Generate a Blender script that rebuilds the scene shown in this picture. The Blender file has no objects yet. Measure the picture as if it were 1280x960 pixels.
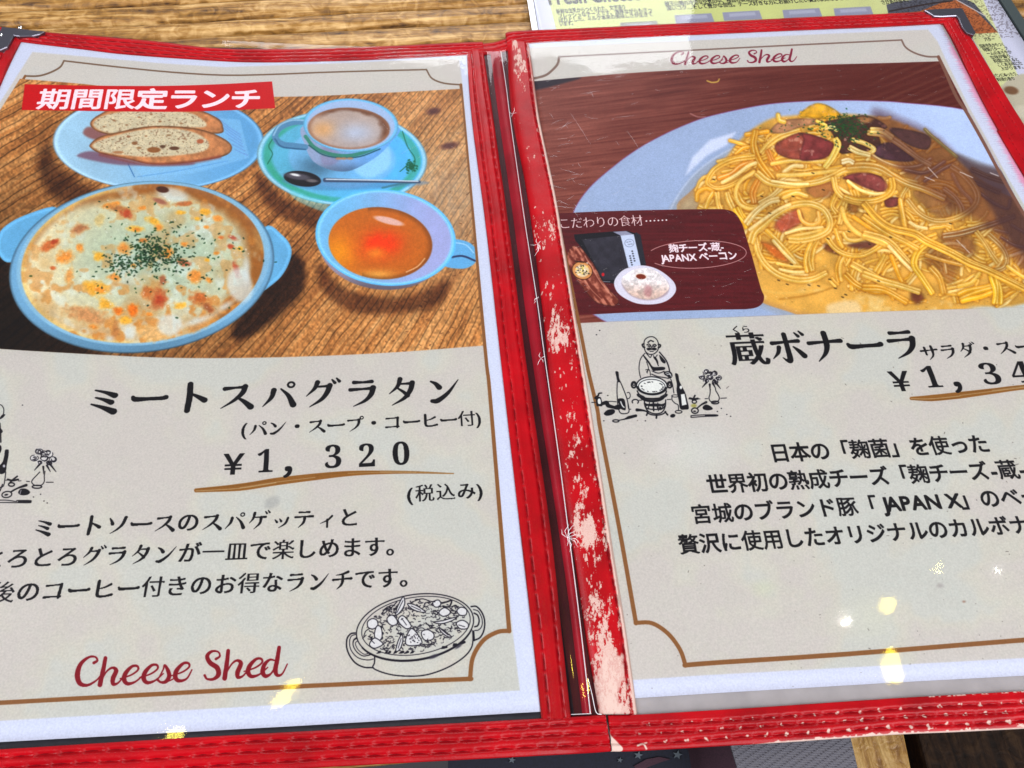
import bpy, math
import numpy as np
from mathutils import Matrix, Vector

SC = bpy.context.scene
COL = SC.collection
MM = 0.001                                   # all layout below is in millimetres on the table

# ---------------------------------------------------------------- camera
ROT = np.array([[0.9958, -0.0891, 0.0196], [-0.0682, -0.8702, -0.4879], [0.0605, 0.4845, -0.8727]])
u_, _s, v_ = np.linalg.svd(ROT); ROT = u_ @ v_
CAM = np.array([-46.3, -312.3, 241.2])
FOC = 950.0                                  # focal length in photo pixels (1280 wide)
cd = bpy.data.cameras.new('camera'); cam = bpy.data.objects.new('camera', cd); COL.objects.link(cam)
cd.sensor_width = 36; cd.lens = FOC / 1280 * 36; cd.clip_start = .01; cd.clip_end = 50
Mx = Matrix.Identity(4); Rb = ROT.T @ np.diag([1, -1, -1])
for i in range(3):
    for j in range(3): Mx[i][j] = Rb[i, j]
    Mx[i][3] = CAM[i] * MM
cam.matrix_world = Mx
SC.camera = cam

# ---------------------------------------------------------------- light: a dim room, one window beyond the table, two added fill lights, small warm ceiling lamps
world = bpy.data.worlds.new('World'); SC.world = world; world.use_nodes = True
bg = world.node_tree.nodes['Background']; bg.inputs[0].default_value = (.86, .90, 1.0, 1); bg.inputs[1].default_value = .16
wl = bpy.data.lights.new('window_light', 'AREA'); wl.shape = 'RECTANGLE'; wl.size = 1.2; wl.size_y = .46; wl.energy = 17; wl.color = (.93, .96, 1)
wo = bpy.data.objects.new('window_light', wl); COL.objects.link(wo); wo.location = (.12, 1.82, 1.13)
wo.rotation_euler = (Vector((0, -.1, 0)) - wo.location).to_track_quat('-Z', 'Y').to_euler()
tl = bpy.data.lights.new('rear_fill_light', 'AREA'); tl.shape = 'RECTANGLE'; tl.size = 2.2; tl.size_y = 1.8; tl.energy = 84; tl.color = (.93, .95, 1)  # added fill from behind right, set where the film does not mirror it
to = bpy.data.objects.new('rear_fill_light', tl); COL.objects.link(to); to.location = (1.3, -1.7, 1.7)
to.rotation_euler = (Vector((0, -.1, 0)) - to.location).to_track_quat('-Z', 'Y').to_euler()
sl = bpy.data.lights.new('side_fill_light', 'AREA'); sl.shape = 'RECTANGLE'; sl.size = 1.6; sl.size_y = 1.4; sl.energy = 56; sl.color = (.90, .93, 1)  # added fill from the left, an unseen source that evens the light
so_ = bpy.data.objects.new('side_fill_light', sl); COL.objects.link(so_); so_.location = (-2.0, -.3, 1.5)
so_.rotation_euler = (Vector((0, -.1, 0)) - so_.location).to_track_quat('-Z', 'Y').to_euler()
SC.view_settings.view_transform = 'Standard'; SC.view_settings.look = 'None'; SC.view_settings.exposure = 0.36; SC.view_settings.gamma = 1

# ---------------------------------------------------------------- the menu's surface and the point where a sight line meets it
def hmenu(x, y):
    x = np.asarray(x, float)
    l = np.clip(-30 - x, 0, None); r = np.clip(x + 6, 0, None)
    z = .075 * l + .00004 * l * l
    sp = np.exp(-((x + 22) / 7.) ** 2) * -1.6
    rp = .5 * (vnoise(x / 55. + 40, np.asarray(y, float) / 70. + 40, 3) - .5) + .22 * (vnoise(x / 24. + 40, np.asarray(y, float) / 33. + 40, 6) - .5)
    return z + sp + rp

def hflat(z0):
    return lambda x, y: np.zeros_like(np.asarray(x, float)) + z0

def unp(P, h=hmenu, off=0.):
    P = np.atleast_2d(np.asarray(P, float))
    d = np.stack([(P[:, 0] - 640) / FOC, (P[:, 1] - 480) / FOC, np.ones(len(P))], 1) @ ROT
    z = np.zeros(len(P)) + off
    for _ in range(7):
        s = (z - CAM[2]) / d[:, 2]; X = CAM[0] + s * d[:, 0]; Y = CAM[1] + s * d[:, 1]
        z = h(X, Y) + off
    return np.stack([X, Y], 1)

def proj(X, Y, Z):
    q = np.stack([X - CAM[0], Y - CAM[1], Z - CAM[2]], -1) @ ROT.T
    return FOC * q[..., 0] / q[..., 2] + 640, FOC * q[..., 1] / q[..., 2] + 480

# ---------------------------------------------------------------- helpers
def thing(name, label, cat, loc=(0, 0, 0), group=None):
    o = bpy.data.objects.new(name, None); COL.objects.link(o); o.location = loc; o.empty_display_size = .02
    o['label'] = label; o['category'] = cat
    if group: o['group'] = group
    return o
def tag(o, label=None, cat=None, group=None, kind=None):
    for k, v in (('label', label), ('category', cat), ('group', group), ('kind', kind)):
        if v: o[k] = v
    return o
def link_mesh(name, me, mat, parent=None, smooth_=True):
    o = bpy.data.objects.new(name, me); COL.objects.link(o)
    if mat: me.materials.append(mat)
    if smooth_: me.polygons.foreach_set('use_smooth', [True] * len(me.polygons))
    if parent: o.parent = parent; o.matrix_parent_inverse = Matrix.Translation(-Vector(parent_world(parent)))
    return o
def parent_world(p):
    v = Vector(p.location)
    while p.parent: p = p.parent; v = v  # parts sit at their thing's origin; only the thing has an offset
    return v if p is None or not p.parent else v
def mesh(name, V, F, mat, parent=None, uv=None, sm=True):
    me = bpy.data.meshes.new(name)
    V = np.asarray(V, float) * MM
    me.from_pydata(V.tolist(), [], [tuple(int(i) for i in f) for f in F])
    me.update()
    if uv is not None:
        ul = me.uv_layers.new(name='UVMap'); li = np.empty(len(me.loops), np.int32); me.loops.foreach_get('vertex_index', li)
        ul.data.foreach_set('uv', np.asarray(uv, np.float32)[li].ravel())
    return link_mesh(name, me, mat, parent, sm)
def grid_faces(n, m, o=0):
    i, j = np.meshgrid(np.arange(n - 1), np.arange(m - 1), indexing='ij'); a = (o + i * m + j).ravel()
    return np.stack([a, a + 1, a + m + 1, a + m], 1)

def resample(P, n):
    P = np.asarray(P, float); L = np.r_[0, np.cumsum(np.hypot(*np.diff(P, axis=0).T))]
    t = np.linspace(0, L[-1], n); return np.stack([np.interp(t, L, P[:, 0]), np.interp(t, L, P[:, 1])], 1), L[-1]

# node material helpers
def mat_new(name):
    m = bpy.data.materials.new(name); m.use_nodes = True; nt = m.node_tree
    return m, nt, nt.nodes['Principled BSDF']
def N_(nt, typ, **kw):
    n = nt.nodes.new(typ)
    for k, v in kw.items():
        if k in n.inputs: n.inputs[k].default_value = v
        else: setattr(n, k, v)
    return n
def simple(name, col, rough=.5, metal=0, noise=None, bump=None, var=.0, spec=.5):
    m, nt, b = mat_new(name); b.inputs['Roughness'].default_value = rough; b.inputs['Metallic'].default_value = metal; b.inputs['Specular IOR Level'].default_value = spec
    b.inputs['Base Color'].default_value = (*col, 1)
    tc = N_(nt, 'ShaderNodeTexCoord')
    if var:
        n = N_(nt, 'ShaderNodeTexNoise', Scale=noise or 300., Detail=4.); nt.links.new(tc.outputs['Object'], n.inputs['Vector'])
        r = N_(nt, 'ShaderNodeValToRGB'); r.color_ramp.elements[0].color = (*[c * (1 - var) for c in col], 1); r.color_ramp.elements[1].color = (*[min(1, c * (1 + var)) for c in col], 1)
        r.color_ramp.elements[0].position = .3; r.color_ramp.elements[1].position = .7
        nt.links.new(n.outputs['Fac'], r.inputs[0]); nt.links.new(r.outputs[0], b.inputs['Base Color'])
    if bump:
        n = N_(nt, 'ShaderNodeTexNoise', Scale=bump[0], Detail=3.); nt.links.new(tc.outputs['Object'], n.inputs['Vector'])
        bp = N_(nt, 'ShaderNodeBump', Strength=bump[1], Distance=bump[2]); nt.links.new(n.outputs['Fac'], bp.inputs['Height']); nt.links.new(bp.outputs[0], b.inputs['Normal'])
    return m
def image_from(name, arr, data=False):
    h, w = arr.shape[:2]; im = bpy.data.images.new(name, w, h, alpha=False)
    if data: im.colorspace_settings.name = 'Non-Color'
    px = np.ones((h, w, 4), np.float32); px[..., :3] = np.clip(arr, 0, 1)
    im.pixels.foreach_set(px.ravel()); im.update(); im.pack(); return im
# ---------------------------------------------------------------- print artwork (painted in code, laid on the sheets)
def smooth(e0, e1, x):
    t = np.clip((x - e0) / (e1 - e0 + 1e-9), 0, 1)
    return t * t * (3 - 2 * t)

_rt = np.random.default_rng(11).random((256, 256)).astype(np.float32)
def vnoise(x, y, seed=0):
    xi = np.floor(x); yi = np.floor(y); fx = x - xi; fy = y - yi
    fx = fx * fx * (3 - 2 * fx); fy = fy * fy * (3 - 2 * fy)
    a = (xi.astype(np.int64) + seed * 37) & 255; b = (yi.astype(np.int64) + seed * 91) & 255
    a1 = (a + 1) & 255; b1 = (b + 1) & 255
    return (_rt[b, a] * (1 - fx) * (1 - fy) + _rt[b, a1] * fx * (1 - fy) + _rt[b1, a] * (1 - fx) * fy + _rt[b1, a1] * fx * fy)

def fbm(x, y, sc, seed=0, octv=4):
    s = 0; a = .5; t = 0
    for k in range(octv):
        s = s + a * vnoise(x / sc * 2 ** k, y / sc * 2 ** k, seed + k * 5); t += a; a *= .55
    return s / t

def crom(pts, n=6, closed=False):
    P = np.array(pts, float)
    if len(P) < 3 and not closed: return np.array([P[0] + (P[-1] - P[0]) * t for t in np.linspace(0, 1, n + 1)])
    if closed: Q = np.vstack([P[-1], P, P[0], P[1]])
    else: Q = np.vstack([2 * P[0] - P[1], P, 2 * P[-1] - P[-2]])
    out = []
    for i in range(1, len(Q) - 2):
        a, b, c, d = Q[i - 1], Q[i], Q[i + 1], Q[i + 2]
        for t in np.arange(n) / n:
            out.append(.5 * ((2 * b) + (c - a) * t + (2 * a - 5 * b + 4 * c - d) * t * t + (-a + 3 * b - 3 * c + d) * t ** 3))
    if not closed: out.append(Q[-2])
    return np.array(out)

class Canvas:
    """an RGB print canvas; X, Y are the artwork's drawing coordinates at every texel"""
    def __init__(self, X, Y, inv, base=(255, 255, 255)):
        self.X = X.astype(np.float32); self.Y = Y.astype(np.float32); self.inv = inv
        self.I = np.empty(X.shape + (3,), np.float32); self.I[:] = np.array(base, np.float32) / 255
        self.H, self.W = X.shape; self.clip = None
    def win(self, x0, y0, x1, y1, pad=2):
        c, r = self.inv(np.array([x0 - pad, x1 + pad, x0 - pad, x1 + pad, (x0 + x1) / 2, (x0 + x1) / 2]), np.array([y0 - pad, y0 - pad, y1 + pad, y1 + pad, y0 - pad, y1 + pad]))
        a, b = int(max(0, np.floor(r.min()) - 1)), int(min(self.H, np.ceil(r.max()) + 2))
        c0, c1 = int(max(0, np.floor(c.min()) - 1)), int(min(self.W, np.ceil(c.max()) + 2))
        return None if a >= b or c0 >= c1 else (slice(a, b), slice(c0, c1))
    def put(self, w, al, col):
        if w is None: return
        if self.clip is not None: al = al * self.clip[w]
        col = np.asarray(col, np.float32)
        if col.max() > 1.5: col = col / 255
        self.I[w] += (col - self.I[w]) * al[..., None]
    def mul(self, w, al, col):
        if w is None: return
        if self.clip is not None: al = al * self.clip[w]
        self.I[w] *= 1 + (np.asarray(col, np.float32) - 1) * al[..., None]
    def ell(self, cx, cy, rx, ry, rot=0, soft=1.):
        R = max(rx, ry); w = self.win(cx - R - soft, cy - R - soft, cx + R + soft, cy + R + soft)
        if w is None: return None, None, None
        c, s = math.cos(math.radians(rot)), math.sin(math.radians(rot))
        dx = self.X[w] - cx; dy = self.Y[w] - cy
        u = (dx * c + dy * s) / rx; v = (-dx * s + dy * c) / ry
        r = np.sqrt(u * u + v * v)
        return w, smooth(soft / 2, -soft / 2, (r - 1) * min(rx, ry)), (u, v, r)
    def E(self, cx, cy, rx, ry, rot, col, soft=1., a=1.):
        w, al, q = self.ell(cx, cy, rx, ry, rot, soft)
        if w is not None: self.put(w, al * a, col)
    def sdf(self, P, pad=3.):
        P = np.asarray(P, float)
        w = self.win(P[:, 0].min(), P[:, 1].min(), P[:, 0].max(), P[:, 1].max(), pad)
        if w is None: return None, None
        X = self.X[w]; Y = self.Y[w]; d = np.full(X.shape, 1e9, np.float32); ins = np.zeros(X.shape, bool)
        for (ax, ay), (bx, by) in zip(P, np.roll(P, -1, 0)):
            ex, ey = bx - ax, by - ay; L = ex * ex + ey * ey + 1e-9
            t = np.clip(((X - ax) * ex + (Y - ay) * ey) / L, 0, 1)
            d = np.minimum(d, (X - ax - t * ex) ** 2 + (Y - ay - t * ey) ** 2)
            if ay != by:
                ins ^= ((ay > Y) != (by > Y)) & (X < (bx - ax) * (Y - ay) / (by - ay) + ax)
        d = np.sqrt(d); return w, np.where(ins, -d, d)
    def P(self, pts, col, soft=1., a=1., smoothc=True):
        w, d = self.sdf(crom(pts, 5, True) if smoothc else pts, soft + 2)
        if w is None: return
        self.put(w, smooth(soft / 2, -soft / 2, d) * a, col)
    def M(self, pts, mul, soft=8., a=1.):
        w, d = self.sdf(crom(pts, 5, True), soft + 2)
        if w is not None: self.mul(w, smooth(soft / 2, -soft / 2, d) * a, mul)
    def band(self, pts, wd, n=5, closed=False, pad=0., raw=False):
        """returns window, dist/halfwidth, signed side, halfwidth; wd scalar or per control point (full width)"""
        C = np.asarray(pts, float) if raw else crom(pts, n, closed)
        if closed: C = np.vstack([C, C[:1]])
        if np.ndim(wd) == 0: W = np.full(len(C), wd / 2.)
        else: W = np.interp(np.linspace(0, 1, len(C)), np.linspace(0, 1, len(wd)), wd) / 2.
        w = self.win(C[:, 0].min(), C[:, 1].min(), C[:, 0].max(), C[:, 1].max(), W.max() + pad + 1)
        if w is None: return None, None, None, None
        r0, c0 = w[0].start, w[1].start
        sh = self.X[w].shape
        D = np.full(sh, 1e6, np.float32); S = np.zeros(sh, np.float32); HW = np.full(sh, W[0], np.float32)
        for i in range(len(C) - 1):
            (ax, ay), (bx, by) = C[i], C[i + 1]
            m = max(W[i], W[i + 1]) + pad + 1
            q = self.win(min(ax, bx), min(ay, by), max(ax, bx), max(ay, by), m)
            if q is None: continue
            a0, a1 = max(q[0].start, w[0].start), min(q[0].stop, w[0].stop); b0, b1 = max(q[1].start, w[1].start), min(q[1].stop, w[1].stop)
            if a0 >= a1 or b0 >= b1: continue
            g = (slice(a0, a1), slice(b0, b1)); l = (slice(a0 - r0, a1 - r0), slice(b0 - c0, b1 - c0))
            X = self.X[g] - ax; Y = self.Y[g] - ay; ex, ey = bx - ax, by - ay; L = ex * ex + ey * ey + 1e-9
            t = np.clip((X * ex + Y * ey) / L, 0, 1)
            dx = X - t * ex; dy = Y - t * ey; d = np.sqrt(dx * dx + dy * dy); hw = W[i] + (W[i + 1] - W[i]) * t
            k = (d - hw) < (D[l] - HW[l])
            sd = np.sign(ex * dy - ey * dx)
            D[l] = np.where(k, d, D[l]); S[l] = np.where(k, sd * d / np.maximum(hw, .01), S[l]); HW[l] = np.where(k, hw, HW[l])
        return w, D, S, HW
    def L(self, pts, wd, col, a=1., closed=False, n=5, soft=.9, raw=False):
        w, D, S, HW = self.band(pts, wd, n, closed, soft, raw)
        if w is not None: self.put(w, smooth(soft / 2, -soft / 2, D - HW) * a, col)
    def noodle(self, pts, wd, base, hi=(250, 240, 200), lo=(184, 126, 50), sh=.40, streak=0, n=5, a=1.):
        w, D, S, HW = self.band(pts, wd, n, False, 4)
        if w is None: return
        self.mul(w, smooth(3.2, -1.5, D - HW) * sh * a, (.66, .52, .36))
        X, Y = self.X[w], self.Y[w]
        base = np.array(base, np.float32) / 255; hi = np.array(hi, np.float32) / 255; lo = np.array(lo, np.float32) / 255
        S = np.clip(S, -1, 1); e = np.abs(S) ** 2.2; c = base + (lo - base) * (e * .55)[..., None]; c = c * (.90 + .24 * vnoise(X / 22, Y / 18, 12))[..., None]
        hl = np.exp(-((S + .28) / .26) ** 2) * (.35 + .65 * vnoise(X / 9, Y / 9, 3))
        if streak: hl = hl * .7 + .5 * np.exp(-((S - .3) / .16) ** 2) * vnoise(X / 6, Y / 6, 9)
        c = c + (hi - c) * np.clip(hl * .8, 0, 1)[..., None]
        c = c * (1 + (.12 * (fbm(X, Y, 5, 4, 2) - .5))[..., None])
        self.put(w, smooth(.5, -.5, D - HW) * a, c)

def wood_print(cv, w, vp, cols, sc=1.0, seed=0, freq=95.):
    X, Y = cv.X[w], cv.Y[w]
    th = np.arctan2(Y - vp[1], X - vp[0]); rr = np.hypot(X - vp[0], Y - vp[1])
    th = th + .01 * (fbm(X, Y, 90, seed) - .5)
    g1 = vnoise(th * freq, rr / 160, seed + 1); g2 = vnoise(th * freq * 4.3, rr / 50, seed + 2); g3 = vnoise(th * freq * 9, rr / 18, seed + 3)
    big = fbm(X, Y, 110, seed + 7, 2)
    t = np.clip(.35 * g1 + .3 * g2 + .2 * g3 + .3 * big - .08, 0, 1)
    line = smooth(.13, .02, np.abs(((th * freq * 1.25 + .25 * g1) % 1) - .5)) * smooth(.15, .4, g2)
    a, b, c = [np.array(q, np.float32) / 255 for q in cols]
    col = np.where((t < .5)[..., None], a + (b - a) * (t * 2)[..., None], b + (c - b) * (t * 2 - 1)[..., None])
    return col * (1 - .52 * line[..., None] * (1 - .4 * g1[..., None])) * (.80 + .42 * vnoise(X / 2.1, Y / 2.6, seed + 9))[..., None]

def lens_soften(cv, w, seed=0, k=.7, grain=.032):
    """printed photographs are a touch soft and carry the grain of the print"""
    J = cv.I[w]; B = J.copy(); P_ = np.pad(J, ((2, 2), (2, 2), (0, 0)), mode='edge'); h_, w_ = J.shape[:2]; B[:] = 0; t = 0
    for dy in range(-2, 3):
        for dx in range(-2, 3):
            g = math.exp(-(dx * dx + dy * dy) / 2.2); B += g * P_[2 + dy:2 + dy + h_, 2 + dx:2 + dx + w_]; t += g
    B /= t; m = (cv.clip[w] if cv.clip is not None else np.ones(J.shape[:2], np.float32))[..., None] * k
    J = J + (B - J) * m
    X, Y = cv.X[w], cv.Y[w]; n = vnoise(X * 1.1, Y * 1.1, seed) - .5; n2 = vnoise(X / 3.1, Y / 2.3, seed + 4) - .5
    cv.I[w] = J * (1 + m * grain * 2 * (n + .5 * n2)[..., None])

def zc(ox, oy, s):
    return lambda *q: [(ox + x * s, oy + y * s) for x, y in q]

def paint_left_photo(cv, rng):
    edge = [(25, 98.5), (105, 105), (200, 115), (344, 121), (460, 117), (576, 111), (590, 260), (604, 432), (500, 440), (400, 445), (300, 447.5), (200, 447), (100, 442), (0, 436), (-150, 425), (-300, 410), (-100, 250)]
    edge = crom(edge[:6], 3).tolist() + [(604, 432)] + crom(edge[7:15], 3).tolist()[1:] + [(-180, 420)]
    w, d = cv.sdf(edge, 3)
    full = np.zeros(cv.X.shape, np.float32); full[w] = smooth(.5, -.5, d); cv.clip = full
    col = wood_print(cv, w, (1021, -422), [(98, 58, 34), (182, 128, 78), (228, 184, 130)], 1, 3)
    X, Y = cv.X[w], cv.Y[w]
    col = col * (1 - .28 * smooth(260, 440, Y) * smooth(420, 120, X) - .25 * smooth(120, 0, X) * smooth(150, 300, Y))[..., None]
    gl = np.exp(-(((X - 560) / 75) ** 2 + ((Y - 245) / 85) ** 2)) * .5        # sheen painted into the boards as paler patches
    col = col + (np.array([.76, .74, .70]) - col) * gl[..., None] * (.7 + .3 * vnoise(X / 3, Y / 9, 8))[..., None]
    gl = np.exp(-(((X - 530) / 70) ** 2 + ((Y - 135) / 22) ** 2)) * .15
    col = col + (np.array([.78, .62, .52]) - col) * gl[..., None]
    cv.put(w, np.ones(X.shape, np.float32), col)
    for x, y, a_, b_ in ((542, 139, 8, 4), (562, 182, 11, 4)): cv.E(x, y, a_, b_, -10, (80, 45, 50), 5, .8)
    for k in range(60):                                                          # nicks in the printed wood
        x, y = rng.uniform(480, 598), rng.uniform(240, 440); cv.L([(x, y), (x + rng.uniform(1, 5), y + rng.uniform(-3, 2))], .9, (75, 45, 30), .7)
    # soft shadows
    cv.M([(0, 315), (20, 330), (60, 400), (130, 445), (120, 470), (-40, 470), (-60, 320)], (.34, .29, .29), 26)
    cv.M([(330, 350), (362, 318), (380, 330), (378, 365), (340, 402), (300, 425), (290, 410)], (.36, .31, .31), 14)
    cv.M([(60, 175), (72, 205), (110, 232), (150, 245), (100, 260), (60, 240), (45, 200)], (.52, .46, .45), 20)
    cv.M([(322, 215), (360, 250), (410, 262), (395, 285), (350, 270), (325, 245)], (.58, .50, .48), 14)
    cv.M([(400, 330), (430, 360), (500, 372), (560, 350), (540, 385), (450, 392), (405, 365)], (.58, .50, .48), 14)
    # bread plate
    w, al, (u, v, r) = cv.ell(198, 177, 132, 61, 0, 1.2)
    X, Y = cv.X[w], cv.Y[w]
    t = smooth(90, 320, X)[..., None]
    c = np.array([.66, .79, .87]) * (1 - t) + np.array([.44, .66, .82]) * t
    c = c * (.92 + .12 * fbm(X, Y, 40, 5)[..., None]) + (.12 * smooth(.93, .98, r) * smooth(1.0, .97, r))[..., None]
    c = c * (1 - .25 * smooth(.975, 1, r))[..., None]
    cv.put(w, al, c)
    cv.P([(140, 178), (180, 222), (240, 217), (312, 197), (300, 150), (200, 140)], (148, 196, 228), 3, .5, False)
    cv.L([(160, 205), (165, 215), (168, 221)], 1.2, (60, 110, 160)); cv.L([(172, 221), (225, 213), (285, 201)], 1, (95, 150, 200), .7)
    for k in range(7): cv.L([(270 + k * 4, 145 + k * 7), (285 + k * 4, 158 + k * 6), (300 + k, 168 + k * 4)], 1.2, (105, 130, 190), .5)
    z = zc(60, 130, .21875)
    cv.P(z((170, 290), (260, 270), (450, 320), (600, 350), (820, 335), (800, 350), (560, 352), (380, 345), (200, 310)), (120, 75, 95), 4, .75)
    cv.P(z((200, 165), (240, 130), (370, 180), (300, 205), (240, 195)), (140, 85, 80), 4, .85)
    def bread(outer, crumb, seed):
        w, d = cv.sdf(crom(outer, 5, True)); X, Y = cv.X[w], cv.Y[w]
        n = fbm(X, Y, 6, seed)
        c = np.array([.78, .55, .38]) * (.72 + .5 * n)[..., None]
        c = c * (1 - .42 * smooth(-3.5, 0, d))[..., None]
        cv.put(w, smooth(.5, -.5, d), c)
        w, d = cv.sdf(crom(crumb, 5, True)); X, Y = cv.X[w], cv.Y[w]
        n = fbm(X, Y, 3.2, seed + 2, 3); n2 = vnoise(X / 1.7, Y / 1.3, seed + 4)
        c = np.array([.84, .79, .67]) * (.86 + .22 * n)[..., None]
        c = c + (np.array([.50, .38, .30]) - c) * (smooth(.70, .85, n2) * .7)[..., None]
        c = c + (np.array([.62, .62, .58]) - c) * (smooth(.15, .05, n2) * .6)[..., None]
        cv.put(w, smooth(2., -1., d), c)
    bread(z((240, 112), (290, 62), (420, 20), (800, 25), (960, 75), (1000, 130), (970, 170), (700, 150), (500, 160), (370, 175), (280, 155)), z((262, 108), (330, 65), (500, 40), (780, 48), (880, 90), (890, 130), (700, 130), (480, 150), (370, 165), (290, 145)), 3)
    for x, y, q in ((380, 95, 9), (520, 75, 8), (640, 100, 10), (450, 120, 8), (320, 130, 8), (590, 60, 8), (760, 110, 8)): cv.E(*z((x, y))[0], q * .22, q * .13, 0, (140, 100, 70), 1, .8)
    bread(z((240, 230), (290, 190), (400, 160), (600, 125), (850, 140), (1000, 195), (1052, 250), (1000, 300), (800, 336), (600, 346), (450, 315), (300, 283), (245, 252)), z((262, 228), (400, 178), (600, 142), (790, 152), (905, 205), (905, 258), (800, 285), (600, 300), (450, 292), (300, 268)), 8)
    for x, y, a_, b_, cc in ((605, 264, 42, 18, (140, 92, 55)), (495, 226, 18, 11, (135, 95, 65)), (655, 245, 18, 10, (90, 62, 45)), (722, 255, 32, 12, (95, 62, 45)), (520, 253, 16, 7, (150, 115, 80)), (400, 278, 34, 9, (170, 125, 90)), (870, 215, 22, 14, (170, 100, 70)), (460, 188, 12, 8, (140, 100, 75)), (560, 185, 8, 5, (150, 110, 80)), (690, 180, 16, 6, (150, 120, 90)), (780, 200, 10, 6, (150, 115, 90))):
        x, y = z((x, y))[0]; cv.E(x, y, a_ * .22, b_ * .22, 0, (225, 215, 185), 1.4, .5); cv.E(x, y - .4, a_ * .2, b_ * .2, 0, cc, 1.2, .95)
    cv.L(z((300, 288), (450, 322), (600, 345), (800, 335), (980, 302)), 4.5, (140, 72, 62), .6, soft=4)
    # saucer and coffee cup
    w, al, (u, v, r) = cv.ell(427.5, 197.5, 106.5, 59.5, 3, 1.2); X, Y = cv.X[w], cv.Y[w]
    t = smooth(340, 500, X)[..., None]
    c = np.array([.42, .70, .80]) * (1 - t) + np.array([.40, .72, .90]) * t
    ring = smooth(.80, .86, r) * smooth(.95, .90, r); c = c + (np.array([.26, .64, .52]) - c) * (ring * (.45 + .5 * fbm(X, Y, 14, 5)))[..., None]
    c = c + (np.array([.70, .86, .92]) - c) * (smooth(.93, .96, r) * .8)[..., None]
    c = c + (np.array([.56, .74, .90]) - c) * (smooth(.66, .6, r) * .6)[..., None]
    c = c * (1 - .35 * np.exp(-(((X - 395) / 26) ** 2 + ((Y - 208) / 15) ** 2)))[..., None]
    c = c * (1 - .3 * smooth(.97, 1, r))[..., None] * (.95 + .1 * fbm(X, Y, 9, 2))[..., None]
    cv.put(w, al, c)
    cv.P([(470, 175), (488, 190), (484, 212), (458, 222), (440, 205)], (175, 215, 242), 6, .6)
    zz = zc(300, 80, .3125)
    for pts in (((650, 270), (670, 330), (700, 380), (690, 430)), ((110, 400), (130, 360), (115, 330), (130, 300)), ((640, 430), (680, 400), (700, 420))):
        cv.L(zz(*pts), 1.3, (35, 105, 85), .9)
    for k in range(45):
        x, y = zz((686 + rng.normal(0, 12), 408 + rng.normal(0, 14)))[0]; cv.E(x, y, 1.6, 1, rng.uniform(0, 180), (20, 95, 70), 1, .9)
    cv.P([(368, 238), (430, 262), (500, 258), (520, 250), (500, 268), (420, 268), (370, 250)], (120, 205, 215), 3, .45)
    cv.L(zz((570, 495), (640, 480), (718, 472)), 2.5, (50, 110, 100), .8)
    # cup
    w, d = cv.sdf(crom(zz((253, 245), (262, 330), (292, 388), (345, 418), (400, 430), (455, 422), (545, 372), (605, 312), (632, 250), (440, 200)), 5, True)); X, Y = cv.X[w], cv.Y[w]
    t = smooth(380, 480, X)[..., None]
    c = np.array([.60, .65, .76]) * (1 - t) + np.array([.45, .66, .86]) * t
    cv.put(w, smooth(.5, -.5, d), c * (1 - .28 * smooth(200, 214, Y))[..., None] * (.95 + .1 * fbm(X, Y, 8, 1))[..., None])
    cv.P(zz((330, 330), (400, 360), (380, 400), (330, 400)), (140, 110, 140), 5, .35)
    cv.L(zz((262, 290), (300, 335), (370, 362), (450, 365), (540, 335), (600, 285)), 4.5, (55, 130, 105), .85)
    cv.L(zz((275, 325), (330, 362), (400, 375), (480, 370), (560, 340)), 1.6, (30, 85, 90), .9)
    for x in (395, 415, 440): cv.E(*zz((x, 378))[0], 4, 1.6, 0, (185, 135, 100), 1, .8)
    cv.L(zz((262, 232), (210, 233), (160, 255), (140, 290), (165, 320), (215, 328), (262, 332)), [7, 8, 8, 8, 8, 8, 7], (95, 140, 172))
    cv.L(zz((255, 225), (205, 225), (158, 246), (134, 285)), 2, (165, 200, 220), .8)
    cv.L(zz((140, 300), (165, 330), (215, 338), (262, 342)), 2, (50, 90, 120), .7)
    w, al, (u, v, r) = cv.ell(438.5, 156.5, 59.5, 33.5, 2, 1.); X, Y = cv.X[w], cv.Y[w]
    c = np.array([.66, .74, .86]) * np.ones(X.shape + (1,)); c = c + (np.array([.50, .76, .90]) - c) * smooth(.90, .95, r)[..., None]
    c = c * (1 - .18 * smooth(.95, 1, r))[..., None]
    cv.put(w, al, c)
    w, al, (u, v, r) = cv.ell(436, 160.5, 51.5, 26, 2, 1.5); X, Y = cv.X[w], cv.Y[w]
    n = fbm(X, Y, 12, 6)
    c = np.array([.74, .66, .62]) * np.ones(X.shape + (1,))
    c = c + (np.array([.84, .66, .46]) - c) * (np.exp(-(((X - 405) / 16) ** 2 + ((Y - 162) / 10) ** 2)) * .9)[..., None]
    c = c + (np.array([.72, .76, .84]) - c) * (np.exp(-(((X - 445) / 24) ** 2 + ((Y - 166) / 13) ** 2)) * .85)[..., None]
    br = smooth(.72, .95, r + .25 * (n - .5)) * smooth(.25, -.5, v - .7 * u)
    c = c + (np.array([.42, .27, .19]) - c) * (br * .95)[..., None]
    c = c + (np.array([.60, .42, .32]) - c) * (smooth(.86, .98, r) * .7)[..., None]
    cv.put(w, al, c * (.93 + .12 * n)[..., None])
    # spoon
    cv.P([(352, 225), (400, 238), (520, 232), (524, 226), (420, 226)], (90, 130, 170), 4, .5)
    cv.L(zz((340, 464), (520, 468), (718, 472)), [5.5, 4, 3.2], (70, 85, 110)); cv.L(zz((345, 461), (520, 464), (712, 469)), 1.6, (205, 215, 225))
    cv.E(378, 223.5, 23.5, 9.5, 8, (34, 30, 36)); cv.E(372, 220.5, 16, 4, 8, (95, 90, 100), 3, .9); cv.E(369, 218.5, 6, 1.5, 10, (235, 235, 235), 1.5)
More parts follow.
